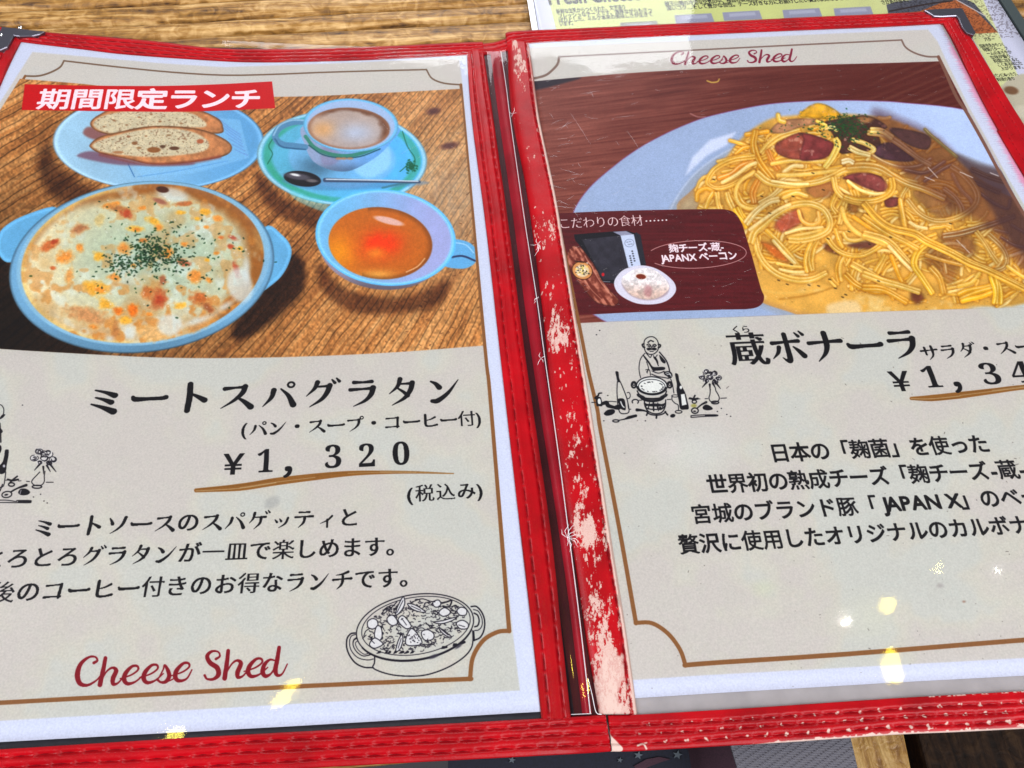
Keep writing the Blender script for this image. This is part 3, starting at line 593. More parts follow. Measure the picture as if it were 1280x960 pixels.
    for k in range(420):
        x, y = (rng.normal(1050, 60), rng.normal(250, 42)) if k < 260 else (rng.normal(950, 150), rng.normal(255, 40)) if k < 350 else (rng.normal(1110, 70), rng.normal(330, 40))
        x, y = A((x, y))[0]; an = rng.uniform(0, 3.14); l = rng.uniform(.8, 2.6)
        cv.L([(x, y), (x + l * math.cos(an), y + l * math.sin(an) * .7)], rng.uniform(.8, 1.7), (34 + rng.integers(0, 30), 58 + rng.integers(0, 40), 44), .85)
    # shaded side of the mound in the printed photograph
    w = cv.win(1060, 130, 1300, 340); X, Y = cv.X[w], cv.Y[w]
    md = np.zeros(cv.X.shape, np.float32); q, dd = cv.sdf(crom([(1090, 140), (1130, 150), (1172, 172), (1215, 212), (1262, 232), (1300, 245), (1300, 345), (1262, 320), (1238, 285), (1195, 262), (1150, 232), (1120, 205)], 5, True), 14); md[q] = smooth(8, -8, dd)
    cv.mul(w, md[w] * .8, (.58, .47, .52)); cv.put(w, md[w] * .22, (150, 110, 105))
    cv.P([(1195, 195), (1225, 205), (1262, 216), (1262, 240), (1300, 300), (1300, 330), (1262, 300), (1225, 235)], (82, 56, 56), 10, .72)
    for pts in ([(1200, 215), (1216, 222)], [(1160, 209), (1172, 222)], [(1156, 221), (1168, 226)], [(1238, 216), (1248, 220)], [(1196, 300), (1212, 316)]): cv.L(pts, 1.1, (225, 210, 205), .8)
    for x, y in ((891, 224), (951, 245), (990, 245), (1015, 216), (961, 266), (1060, 289), (1097, 351), (1056, 368), (1052, 371), (983, 355), (972, 350), (1010, 356), (1022, 357), (1036, 349), (1043, 360), (1187, 279), (1112, 296), (1034, 298), (988, 330), (1028, 237), (1086, 305)):
        cv.L([(x, y), (x + 2.4, y + .8)], 1.5, (58, 44, 26), .85)
    for k in range(110):
        x, y = rng.uniform(940, 1290), rng.uniform(300, 392); cv.E(x, y, rng.uniform(.4, 1.3), .5, 0, (120, 84, 36) if k % 2 else (246, 236, 190), .8, .6)
    lens_soften(cv, cv.win(640, 70, 1350, 410), 5, .85)
    # inset panel with the ingredients
    box = crom([(640, 268), (700, 266.5), (760, 264), (840, 262), (900, 261.3)], 3).tolist() + crom([(905, 261.5), (915, 264), (922, 270), (928, 281)], 4).tolist() + crom([(940, 320), (951, 360), (955, 370), (953, 379), (945, 384.5), (932, 386.5)], 4).tolist() + crom([(900, 387), (800, 390), (717, 394), (640, 396)], 3).tolist()
    w, d = cv.sdf(box); X, Y = cv.X[w], cv.Y[w]
    n = vnoise(X / 30, Y / 2, 4); n2 = fbm(X, Y, 3, 6, 2)
    cv.put(w, smooth(.5, -.5, d), np.array([.355, .12, .14]) * (.9 + .18 * n + .1 * (n2 - .5))[..., None])
    Z = zc(700, 270, .125)
    cv.P(Z((140, 185), (520, 155), (680, 150), (800, 185), (820, 300), (860, 490), (640, 560), (560, 680), (420, 660), (330, 470), (200, 300), (150, 240)), (32, 30, 38), 1.2, 1, False)
    w, d = cv.sdf(Z((220, 235), (600, 195), (690, 520), (560, 640), (430, 640), (330, 450))); X, Y = cv.X[w], cv.Y[w]
    cv.put(w, smooth(.5, -.5, d), np.array([.20, .19, .225]) * (.85 + .5 * fbm(X, Y, 8, 3))[..., None])
    cv.P(Z((760, 160), (805, 190), (860, 485), (800, 490), (745, 190)), (46, 46, 56), 1, 1, False)
    cv.P(Z((530, 158), (660, 150), (735, 185), (605, 195)), (150, 150, 172), 1, 1, False); cv.P(Z((605, 195), (738, 183), (808, 495), (685, 515)), (200, 208, 230), 1, 1, False)
    cv.L([(q[0], q[1]) for q in Z(*[(694 + 46 * math.cos(t), 270 + 38 * math.sin(t)) for t in np.linspace(0, 6.28, 14)])], .7, (130, 140, 165))
    for (x, y) in ((672, 262), (700, 255), (690, 285), (715, 280)): cv.E(*Z((x, y))[0], 1.6, .8, 0, (150, 158, 180))
    for k in range(5): cv.E(*Z((722 + k * 6, 352 + k * 24))[0], 1.1, .9, 0, (45, 45, 60)); cv.E(*Z((700 + k * 5, 400 + k * 22))[0], 1.1, .9, 0, (45, 45, 60))
    cv.E(*Z((430, 585))[0], 1.8, 2.2, 0, (190, 40, 50)); cv.L(Z((430, 655), (500, 658)), .9, (150, 150, 160), .8)
    # bacon
    w, d = cv.sdf(crom(Z((68, 420), (80, 350), (130, 300), (190, 310), (240, 350), (290, 420), (360, 520), (420, 640), (500, 740), (590, 850), (540, 900), (440, 890), (340, 850), (240, 740), (170, 640), (100, 540)), 5, True)); X, Y = cv.X[w], cv.Y[w]
    u_ = (X - 709) * .62 - (Y - 315) * .44
    st = vnoise(u_ / 1.8, (X + Y) / 16, 5) * .6 + fbm(X, Y, 4, 3, 2) * .5
    c = np.array([.44, .21, .17]) + (np.array([.76, .50, .42]) - np.array([.44, .21, .17])) * smooth(.45, .85, st)[..., None]
    cv.put(w, smooth(.6, -.6, d), c * (1 - .35 * smooth(-2, 0, d))[..., None])
    cv.L(Z((250, 400), (330, 540), (420, 680), (520, 800)), 1.4, (216, 160, 140), .6); cv.L(Z((150, 420), (200, 560), (300, 720), (420, 840)), 1.2, (210, 150, 130), .5)
    cv.E(*Z((222, 545))[0], 13.4, 11.4, 20, (70, 36, 22)); cv.E(*Z((222, 545))[0], 12.4, 10.4, 20, (208, 150, 98)); cv.E(*Z((222, 548))[0], 8.6, 7.8, 10, (225, 205, 170), 2)
    for k in range(46): x, y = Z((225 + rng.normal(0, 32), 540 + rng.normal(0, 28)))[0]; cv.E(x, y, rng.uniform(.6, 1.6), rng.uniform(.4, 1), rng.uniform(0, 90), [(40, 34, 24), (236, 214, 120), (90, 80, 60), (250, 240, 225)][k % 4], .7)
    cv.L(Z((150, 450), (190, 458), (240, 462)), 1.6, (60, 34, 26))
    # ring cheese on its white plate
    cv.P(Z((540, 680), (570, 600), (650, 530), (790, 495), (900, 505), (1000, 545), (1090, 610), (1150, 680), (1155, 760), (1080, 840), (960, 880), (800, 880), (680, 840), (580, 770)), (216, 212, 226), 1)
    cv.P(Z((620, 690), (650, 620), (760, 550), (900, 540), (1020, 600), (1090, 690), (1070, 780), (960, 835), (820, 838), (700, 790)), (150, 120, 125), 3, .6)
    w, d = cv.sdf(crom(Z((615, 660), (650, 590), (760, 530), (900, 525), (1010, 585), (1085, 680), (1075, 750), (960, 825), (830, 830), (700, 780)), 5, True)); X, Y = cv.X[w], cv.Y[w]
    n = fbm(X, Y, 3.2, 8, 4); tt = smooth(348, 370, Y)
    c = np.array([.93, .90, .90]) + (np.array([.80, .70, .64]) - np.array([.88, .85, .84])) * tt[..., None]
    cv.put(w, smooth(.6, -.6, d), c * (.72 + .5 * n)[..., None])
    cv.P(Z((840, 740), (870, 690), (920, 720), (900, 810), (850, 790)), (176, 120, 125), 5, .6)
    cv.E(*Z((812, 603))[0], 7, 3.9, 6, (236, 222, 205), 1.5); cv.E(*Z((810, 606))[0], 6.2, 3.2, 6, (120, 52, 34), 1)
    el = [(871 + 62 * math.cos(t) * -1 if 0 else 871 + 62 * math.cos(t), 318 + 17.2 * math.sin(t) + (871 - (871 + 62 * math.cos(t))) * .035) for t in np.linspace(.0, 6.28, 40)]
    cv.L(el[22:] + el[:17], .75, (226, 180, 176), .9, raw=True)
    for k in range(6): cv.E(808 + k * 5, 276.3 - k * .25, 1.1, .9, 0, (245, 235, 235), .7)
    cv.clip = None

def ink(cv, f, s, items, col=(22, 20, 30)):
    for it in items:
        k, wd, pts = it
        if k == 'f': cv.P(f(*pts), col, .8, 1)
        elif k == 'c': cv.L(f(*pts), wd, col, 1, True, 6, .8)
        else: cv.L(f(*pts), wd, col, 1, False, 6, .8)

def arc(cx, cy, rx, ry, a0, a1, n=14, rot=0):
    c, s = math.cos(math.radians(rot)), math.sin(math.radians(rot)); o = []
    for t in np.linspace(math.radians(a0), math.radians(a1), n):
        x, y = rx * math.cos(t), ry * math.sin(t); o.append((cx + x * c - y * s, cy + x * s + y * c))
    return o

def vase_items(f, s, cv, rng, cx, cy, k=1.):
    """small ink drawing of a vase with flowers, at f() coordinates"""
    I = (24, 20, 30)
    for dx, dy, r in ((-40, -145, 34), (36, -128, 34), (-82, -90, 32), (0, -90, 36), (76, -80, 34), (-36, -55, 30), (44, -48, 30), (0, -125, 26)):
        x, y = cx + dx * k, cy + dy * k
        cv.E(*f((x, y))[0], r * s * .9 * k, r * s * .82 * k, 0, (208, 205, 202), 1)
        for q in range(5):
            a = rng.uniform(0, 6.28); rr = r * k * rng.uniform(.25, .95)
            cv.L(f(*arc(x + rng.normal(0, 4), y + rng.normal(0, 4), rr, rr * .8, math.degrees(a), math.degrees(a) + rng.uniform(120, 280), 8)), .95, I, .95)
    for dx, dy, ex, ey in ((-60, -20, -78, 8), (84, -20, 98, 20), (-10, 0, -2, 40), (40, -10, 52, 20), (60, -40, 90, 10)):
        cv.L(f((cx + dx * k * .6, cy + (dy - 20) * k), (cx + ex * k, cy + ey * k)), [2.6, .8], I)
    return

def paint_chef(cv, rng):
    f = zc(740, 410, .140625); s = .140625; I = (22, 20, 30)
    wht = (222, 222, 218)
    L = lambda pts, w=1.1, a=1.: cv.L(f(*pts), w, I, a, False, 6, .8)
    F = lambda pts, c=I: cv.P(f(*pts), c, .8)
    cv.L(f((-2, 662), (30, 660)), 1, I)
    # head
    L([(468, 190), (462, 140), (470, 105), (500, 82), (540, 78), (572, 98), (588, 130), (592, 165), (580, 205), (545, 232), (505, 232), (478, 212), (468, 190)], 1.2)
    L([(462, 140), (446, 148), (456, 170), (468, 172)], 1.8); L([(590, 145), (608, 152), (604, 168), (590, 175)], 2); L([(498, 128), (520, 112), (545, 120)], 1.6)
    L([(488, 150), (505, 142), (520, 152)], 1.3); L([(540, 152), (558, 145), (572, 156)], 1.3); L([(500, 160), (512, 162)], 1.8); L([(550, 162), (562, 163)], 1.8); L([(520, 155), (530, 172), (542, 158)], 1.2)
    F([(484, 184), (510, 172), (530, 180), (552, 172), (578, 186), (558, 200), (530, 194), (500, 200)]); L([(515, 208), (545, 208)], 1)
    # body
    L([(470, 225), (440, 260), (424, 300), (418, 360), (424, 410), (432, 440)], 1.1); L([(480, 222), (500, 245), (518, 262), (530, 242)], 1.1); L([(545, 245), (560, 262), (580, 240)], 1.)
    F([(452, 236), (470, 250), (510, 300), (545, 345), (620, 345), (650, 352), (640, 372), (570, 380), (540, 378), (505, 320), (462, 262)])
    L([(600, 215), (630, 250), (660, 290), (680, 340), (690, 385)], 1.6); F([(598, 240), (625, 262), (655, 300), (640, 315), (612, 290)]); L([(560, 262), (575, 300), (590, 335)], 1.2); F([(545, 262), (565, 258), (585, 290), (590, 320), (575, 300)])
    L([(540, 385), (580, 400), (610, 398), (640, 385)], 1.2); L([(530, 410), (580, 430), (640, 440), (680, 448)], 1.2); L([(485, 300), (500, 345), (500, 375), (485, 390)], 1); L([(478, 372), (510, 372), (520, 420)], 1); L([(495, 375), (490, 400)], 1)
    F([(640, 390), (690, 385), (714, 410), (712, 435), (690, 450), (668, 430), (645, 415)]); cv.L(f((655, 402), (680, 398), (700, 415)), .8, wht); cv.L(f((665, 415), (690, 412), (705, 430)), .8, wht)
    L([(700, 455), (715, 500), (728, 578)], 1.1)
    # pot
    cv.E(*f((532, 520))[0], 134 * s, 84 * s, 2, wht, 1); cv.L(f(*arc(532, 514, 136, 80, 0, 360, 26, 2)), 1.5, I); cv.L(f(*arc(532, 520, 118, 64, 0, 360, 26, 2)), .9, I); cv.L(f(*arc(530, 514, 126, 72, 10, 170, 16, 2)), 2., I)
    L([(402, 560), (420, 590), (460, 612), (470, 625)], 1.6); L([(662, 560), (650, 590), (612, 612)], 1.6); cv.L(f(*arc(535, 590, 130, 40, 5, 175, 16, 0)), 2.4, I); cv.L(f(*arc(535, 606, 104, 44, 10, 170, 14, 0)), 2.8, I)
    for x in (372, 690): cv.L(f(*arc(x, 505, 20, 26, 0, 360, 10)), 2.2, I); cv.L(f(*arc(x, 500, 8, 12, 0, 360, 8)), 1., I)
    for k in range(22): a = rng.uniform(0, 6.28); x, y = 532 + 96 * math.cos(a), 522 + 44 * math.sin(a); L([(x, y), (x + 8, y + 3)], .9)
    L([(466, 640), (470, 690), (500, 740), (560, 762), (620, 750), (650, 700), (655, 640)], 1.5); cv.L(f(*arc(560, 668, 92, 22, 10, 170, 12)), 2.4, I); cv.L(f(*arc(560, 700, 84, 24, 0, 360, 18)), 1.5, I)
    cv.L(f(*arc(605, 705, 24, 20, 0, 360, 12)), 1.4, I); cv.E(*f((606, 710))[0], 1.6, 1.6, 0, I); L([(545, 660), (548, 735)], 2); L([(510, 665), (500, 720)], 1.3); L([(585, 665), (590, 735)], 1.1)
    cv.L(f(*arc(570, 735, 86, 40, 10, 170, 12)), 1.6, I); L([(498, 745), (485, 775)], 2); L([(650, 745), (672, 772)], 2); L([(575, 775), (572, 800)], 2.2)
    L([(400, 728), (450, 732), (490, 742)], [4, 2.4, 1.6]); cv.L(f(*arc(385, 655, 28, 20, 150, 400, 10)), 1.5, I)
    # wine bottles, glasses
    F([(208, 390), (222, 384), (236, 396), (240, 440), (252, 478), (228, 478), (216, 430)]); L([(225, 478), (222, 560), (226, 640), (232, 700), (250, 752), (290, 762), (326, 748), (326, 700), (308, 620), (282, 550), (252, 478)], 1.2)
    F([(224, 634), (285, 632), (300, 722), (275, 728), (250, 712), (240, 680)]); cv.L(f((255, 655), (270, 690), (285, 705)), 1.4, wht); cv.L(f(*arc(322, 600, 18, 28, -120, 110, 8)), 1., I); L([(318, 655), (325, 715), (345, 722)], 1.)
    F([(738, 410), (756, 405), (768, 420), (776, 470), (800, 520), (830, 580), (848, 650), (860, 715), (830, 725), (785, 718), (770, 640), (752, 560), (754, 500)]); cv.P(f((790, 590), (822, 585), (842, 680), (800, 690)), wht, .8, 1, False); cv.E(*f((790, 528))[0], 1.6, 2.2, 0, wht)
    L([(712, 600), (712, 640), (740, 670), (765, 685), (770, 735)], 1.1); cv.L(f(*arc(738, 604, 30, 10, 0, 360, 10)), .9, I); cv.L(f(*arc(770, 745, 30, 12, 0, 360, 12)), 1.2, I)
    # small things on the table line
    F([(36, 620), (60, 612), (80, 622), (92, 690), (60, 694), (40, 690)]); cv.P(f((52, 635), (72, 630), (80, 670), (56, 672)), wht, .8); L([(30, 622), (55, 600), (62, 582), (86, 578)], [3, 2, 1.5]); L([(92, 672), (130, 664), (145, 690), (220, 712)], [4, 5, 5, 3]); L([(100, 660), (160, 652), (215, 656)], 1)
    F([(105, 760), (140, 728), (190, 722), (205, 745), (180, 770), (130, 780)]); F([(190, 700), (236, 680), (262, 700), (245, 725), (200, 722)]); cv.L(f(*arc(212, 826, 28, 10, 0, 360, 10)), 1.5, I); L([(240, 820), (290, 810), (330, 795), (390, 780)], [1.2, 1.6, 3.8, 3.4])
    cv.E(*f((718, 780))[0], 3, 1.8, -15, I); cv.L(f(*arc(718, 780, 20, 13, 0, 360, 8, -15)), .9, I)
    L([(870, 625), (905, 632), (940, 628)], 2.6); L([(895, 640), (915, 600)], 2); cv.L(f(*arc(910, 655, 20, 14, 0, 360, 8)), 1.4, I); cv.E(*f((905, 690))[0], 3.6, 2.2, 0, (150, 145, 70), 2, .8)
    cv.L(f(*arc(915, 735, 30, 24, 0, 360, 12)), 1.6, I); cv.E(*f((912, 740))[0], 1.8, 1, 0, I); L([(935, 712), (975, 680), (1015, 660)], [1.4, 2, 3]); F([(985, 700), (1015, 680), (1060, 700), (1072, 722), (1030, 732), (990, 722)])
    cv.L(f((880, 790), (890, 778), (1000, 772), (1105, 772), (1108, 782), (1000, 786), (890, 794), (880, 790)), 1.2, I); L([(1010, 779), (1100, 778)], 1.8)
    for a_, b_ in (((420, 642), (440, 642)), ((668, 636), (700, 634)), ((860, 630), (872, 628)), ((945, 630), (960, 630)), ((1005, 628), (1028, 628)), ((1145, 625), (1195, 622))): L([a_, b_], 1.)
    vase_items(f, s, cv, rng, 1052, 520, .92)
    L([(1052, 545), (1048, 590), (1040, 620), (1050, 648), (1085, 662), (1118, 650), (1132, 625), (1120, 590), (1102, 560), (1098, 540)], 1.2); cv.L(f(*arc(1095, 662, 32, 12, 0, 360, 12)), 1.6, I)
    for x, y in ((1115, 742), (1150, 715), (1198, 768), (1232, 785), (105, 825), (475, 825), (68, 22), (40, 60), (140, 600)): cv.E(*f((x, y))[0], .9, .7, 0, I, .7)
    # same drawing on the left sheet: only its right-hand end is in the sheet area we model in detail
def paint_chef_left(cv, rng):
    f = zc(0, 490, .15625); s = .15625; I = (24, 20, 28)
    L = lambda pts, w=1.1, a=1.: cv.L(f(*pts), w, I, a, False, 6, .8)
    F = lambda pts, c=I: cv.P(f(*pts), c, .8)
    L([(-80, 180), (-95, 140), (-70, 112), (-20, 100), (10, 105), (28, 130), (30, 160), (22, 190)], 1.1); F([(18, 182), (42, 180), (24, 205), (0, 218), (-4, 210)]); L([(0, 250), (4, 290), (8, 320), (4, 370)], 1.2)
    F([(-6, 290), (14, 300), (22, 318), (8, 330), (-8, 330)]); L([(4, 340), (6, 400)], 2); F([(-10, 430), (8, 430), (12, 460), (0, 490), (-10, 485)])
    F([(40, 466), (58, 460), (70, 468), (66, 520), (54, 580), (44, 640), (0, 655), (-10, 600), (20, 560), (34, 510)]); cv.E(*f((32, 592))[0], 1.5, 1.8, 0, (190, 186, 190)); L([(46, 640), (40, 690), (28, 750), (0, 765)], 1.2); L([(20, 740), (0, 790)], 1.6)
    L([(44, 706), (60, 706)], .9); L([(62, 700), (100, 708), (145, 700)], 2.4); L([(80, 725), (105, 700), (138, 675)], 2.); cv.L(f(*arc(92, 740, 24, 14, 0, 360, 10)), 1.7, I); L([(148, 712), (168, 710)], .9); L([(212, 714), (236, 716)], 1.)
    cv.L(f(*arc(55, 820, 40, 24, 0, 360, 12, -10)), 1.5, I); cv.E(*f((50, 822))[0], 2.4, 1.2, -10, I); L([(85, 800), (140, 770), (210, 745)], [2, 2, 3.4]); F([(145, 805), (165, 775), (210, 775), (240, 800), (220, 822), (170, 825)]); cv.L(f((168, 785), (160, 815)), .8, (180, 176, 180))
    cv.L(f((-20, 865), (60, 866), (130, 876), (140, 868), (240, 868), (248, 878), (236, 886), (140, 886), (60, 884), (-20, 884)), 1.1, I); L([(150, 878), (240, 878)], 2.4)
    vase_items(f, s, cv, rng, 352, 618, .98)
    L([(318, 640), (290, 670), (262, 700), (254, 722), (270, 742), (300, 750), (335, 742), (354, 715), (354, 670), (360, 635)], 1.2); cv.L(f(*arc(296, 758, 38, 12, 0, 360, 12)), 1.6, I); L([(370, 722), (425, 722)], 1.1)
    for x, y in ((325, 818), (352, 872), (378, 888), (268, 840), (180, 105)): cv.E(*f((x, y))[0], .9, .7, 0, I, .7)

def paint_pot(cv, rng):
    f = zc(425, 730, .1484); s = .1484; I = (24, 20, 34)
    L = lambda pts, w=1.1, a=1.: cv.L(f(*pts), w, I, a, False, 6, .8)
    rot = -9.5
    L([(292, 610), (290, 665), (278, 705), (340, 738), (440, 765), (560, 776), (700, 770), (830, 735), (950, 680), (1050, 610), (1105, 540), (1120, 470), (1118, 395)], 1.6)
    cv.L(f(*arc(632, 362, 498, 272, 0, 360, 40, rot)), 1.4, I); cv.L(f(*arc(640, 352, 462, 240, 0, 360, 40, rot)), 1., I); cv.L(f(*arc(632, 368, 496, 274, 20, 160, 24, rot)), 1.8, I)
    # handles
    L([(128, 412), (90, 420), (60, 460), (56, 530), (80, 600), (130, 665), (200, 700), (278, 705)], 1.8); L([(130, 425), (95, 440), (80, 490), (95, 560), (150, 620), (230, 640), (280, 632)], 1.1); L([(140, 455), (115, 475), (112, 520), (140, 570), (190, 605), (240, 600), (262, 590)], [2.4, 1.6, 1.2, 1.2, 1.2, 1.4, 2]); L([(150, 478), (130, 500), (150, 550), (200, 590), (240, 585)], .9)
    L([(1105, 190), (1150, 190), (1195, 240), (1218, 310), (1212, 390), (1180, 450), (1130, 475)], 1.8); L([(1125, 215), (1165, 230), (1195, 290), (1196, 350), (1170, 385), (1135, 392)], 1.1); L([(1130, 245), (1160, 265), (1172, 310), (1160, 350), (1135, 360)], 1.8); L([(1125, 400), (1130, 475)], 2.2)
    # filling: leaves, slices, crumbs
    q = lambda u, v: (640 + 440 * u * math.cos(math.radians(rot)) - 220 * v * math.sin(math.radians(rot)), 352 + 440 * u * math.sin(math.radians(rot)) + 220 * v * math.cos(math.radians(rot)))
    for k in range(420):
        a = rng.uniform(0, 6.28); r = math.sqrt(rng.uniform(0, .92)); x, y = q(r * math.cos(a), r * math.sin(a)); an = rng.uniform(0, 6.28); l = rng.uniform(8, 30)
        cv.L(f(*arc(x, y, l, l * .6, math.degrees(an), math.degrees(an) + rng.uniform(50, 160), 5)), rng.uniform(.6, 1.5), I, .85)
    W = (214, 212, 212)
    def slice_(pts, detail=()):
        cv.P(f(*pts), W, .8); cv.L(f(*pts), 1.2, I, 1, True, 5, .8)
        for d in detail: cv.L(f(*d), .9, I)
    slice_([(470, 240), (490, 180), (532, 108), (546, 160), (520, 220), (478, 262)], [[(480, 240), (510, 180), (530, 140)]])
    slice_([(570, 165), (640, 180), (720, 235), (660, 232), (600, 205)], [[(600, 185), (680, 222)]])
    slice_([(490, 300), (515, 268), (550, 280), (600, 355), (560, 376), (510, 340)], [[(520, 290), (560, 345)], [(515, 300), (530, 290)]])
    slice_([(398, 285), (440, 262), (478, 300), (480, 335), (440, 350), (405, 325)]); slice_([(232, 320), (270, 292), (310, 305), (318, 350), (280, 378), (238, 365)])
    slice_([(290, 420), (310, 355), (345, 365), (355, 440), (330, 476), (298, 455)]); slice_([(250, 500), (290, 455), (340, 480), (360, 510), (300, 540), (262, 530)], [[(270, 480), (290, 500)]])
    slice_([(690, 400), (740, 385), (790, 420), (780, 465), (720, 475), (690, 440)]); slice_([(840, 225), (880, 200), (925, 225), (920, 255), (870, 272), (835, 250)]); slice_([(785, 150), (830, 135), (850, 170), (820, 195), (790, 185)])
    slice_([(985, 225), (1020, 195), (1065, 215), (1060, 260), (1010, 262)]); slice_([(980, 330), (1030, 305), (1080, 335), (1070, 375), (1010, 375)], [[(1000, 345), (1050, 360)]]); slice_([(785, 320), (860, 310), (980, 278), (940, 310), (850, 335)])
    slice_([(470, 555), (490, 480), (520, 425), (530, 470), (510, 540), (480, 570)], [[(490, 540), (515, 460)]]); slice_([(835, 365), (880, 400), (940, 445), (900, 440), (850, 400)], [[(850, 380), (910, 430)]])
    slice_([(555, 460), (600, 375), (660, 430), (690, 500), (620, 520), (560, 510)])
    for k in range(40): x, y = rng.normal(620, 42), rng.normal(458, 30); cv.E(*f((x, y))[0], .9, .6, rng.uniform(0, 90), I, .7)
    for x0, x1 in ((300, 760), (820, 1040)):
        for k in range(10): x = rng.uniform(x0, x1); L([(x, 585 - .25 * max(0, x - 700)), (x + rng.uniform(8, 30), 572 - .25 * max(0, x - 700))], [.8, 3.2])
    L([(360, 220), (400, 205), (440, 195)], 1); L([(350, 250), (380, 215), (420, 210), (480, 150)], 1.2); L([(610, 150), (690, 125), (760, 145), (800, 150)], 1.2); L([(200, 440), (215, 400), (240, 380)], 1.1); L([(190, 460), (220, 430)], 1)
    L([(860, 160), (900, 150), (940, 140), (920, 190), (870, 190)], 2); L([(945, 190), (975, 180), (990, 200)], 1.6)
    cv.E(*f((790, 610))[0], 7, 2.2, -20, (60, 56, 70), 2, .8); cv.E(*f((1000, 525))[0], 5, 1.5, -35, (50, 46, 60), 2, .8)

def brush_underline(cv, pts, wds, rng):
    C = (140, 98, 52)
    cv.L(pts, wds, C, 1, False, 6, .9)
    for k in range(7):
        o = rng.uniform(-.4, .4); P_ = [(x, y + o * w) for (x, y), w in zip(pts, wds)]
        i = rng.integers(0, len(P_) - 2); cv.L(P_[i:i + 3], rng.uniform(.4, .9), [(205, 190, 160), (112, 76, 36)][k % 2], .6)
# ---------------------------------------------------------------- sheet surfaces and their printed artwork
EXPO = 1.0
class Sheet:
    """a paper sheet on the menu's surface, X from x0 to x1, between the curves T(X) and B(X)"""
    def __init__(s, x0, x1, topP, botP, h, off):
        s.x0, s.x1, s.h, s.off = x0, x1, h, off
        t = unp(topP, h, off); b = unp(botP, h, off)
        s.t = t[np.argsort(t[:, 0])]; s.b = b[np.argsort(b[:, 0])]
    def _ev(s, P, X):
        y = np.interp(X, P[:, 0], P[:, 1]); k0 = (P[1, 1] - P[0, 1]) / (P[1, 0] - P[0, 0]); k1 = (P[-1, 1] - P[-2, 1]) / (P[-1, 0] - P[-2, 0])
        return y + np.where(X < P[0, 0], (X - P[0, 0]) * k0, 0) + np.where(X > P[-1, 0], (X - P[-1, 0]) * k1, 0)
    def T(s, X): return s._ev(s.t, X)
    def B(s, X): return s._ev(s.b, X)
    def xy(s, u, v):
        X = s.x0 + u * (s.x1 - s.x0); return X, s.B(X) + v * (s.T(X) - s.B(X))
    def canvas(s, res, base):
        W = int((s.x1 - s.x0) * res); Hh = int(abs(np.mean(s.t[:, 1]) - np.mean(s.b[:, 1])) * res)
        u, v = np.meshgrid((np.arange(W) + .5) / W, (np.arange(Hh) + .5) / Hh)
        X, Y = s.xy(u, v); px, py = proj(X, Y, s.h(X, Y) + s.off)
        def inv(x, y):
            q = unp(np.stack([x, y], 1), s.h, s.off); uu = (q[:, 0] - s.x0) / (s.x1 - s.x0)
            vv = (q[:, 1] - s.B(q[:, 0])) / (s.T(q[:, 0]) - s.B(q[:, 0])); return uu * W, vv * Hh
        return Canvas(px, py, inv, base)
    def mm(s, cv):
        u, v = np.meshgrid((np.arange(cv.W) + .5) / cv.W, (np.arange(cv.H) + .5) / cv.H); return s.xy(u, v)
    def build(s, name, mat, parent, n=90, m=70, dz=0., thick=.25):
        u, v = np.meshgrid(np.linspace(0, 1, n), np.linspace(0, 1, m), indexing='ij')
        X, Y = s.xy(u, v); Z = s.h(X, Y) + s.off + dz
        V = np.stack([X, Y, Z], -1).reshape(-1, 3); F = grid_faces(n, m)[:, ::-1].tolist(); uv = np.stack([u, v], -1).reshape(-1, 2)
        ring = [i * m for i in range(n)] + [(n - 1) * m + j for j in range(1, m)] + [i * m + m - 1 for i in range(n - 2, -1, -1)] + [j for j in range(m - 2, 0, -1)]
        k = len(V); V = np.vstack([V, V[ring] - [0, 0, thick]]); uv = np.vstack([uv, uv[ring]])
        for i in range(len(ring)): j = (i + 1) % len(ring); F.append([ring[i], k + i, k + j, ring[j]])
        return mesh(name, V, F, mat, parent, uv)

def print_mat(name, im, rough=.55, bump=.00002, grain=1700.):
    m, nt, b = mat_new(name); t = N_(nt, 'ShaderNodeTexImage'); t.image = im; t.interpolation = 'Linear'; t.extension = 'EXTEND'
    uvn = N_(nt, 'ShaderNodeUVMap'); nt.links.new(uvn.outputs[0], t.inputs[0])
    tc = N_(nt, 'ShaderNodeTexCoord'); n = N_(nt, 'ShaderNodeTexNoise', Scale=grain, Detail=3.); nt.links.new(tc.outputs['Object'], n.inputs['Vector'])
    mr = N_(nt, 'ShaderNodeMapRange'); mr.inputs[3].default_value = .80; mr.inputs[4].default_value = 1.20; nt.links.new(n.outputs['Fac'], mr.inputs[0])
    mx = N_(nt, 'ShaderNodeMix', data_type='RGBA', blend_type='MULTIPLY'); mx.inputs[0].default_value = 1
    nt.links.new(t.outputs[0], mx.inputs[6]); nt.links.new(mr.outputs[0], mx.inputs[7]); nt.links.new(mx.outputs[2], b.inputs['Base Color'])
    b.inputs['Roughness'].default_value = rough; b.inputs['Specular IOR Level'].default_value = .25
    bp = N_(nt, 'ShaderNodeBump', Strength=.35, Distance=bump); nt.links.new(n.outputs['Fac'], bp.inputs['Height']); nt.links.new(bp.outputs[0], b.inputs['Normal'])
    return m

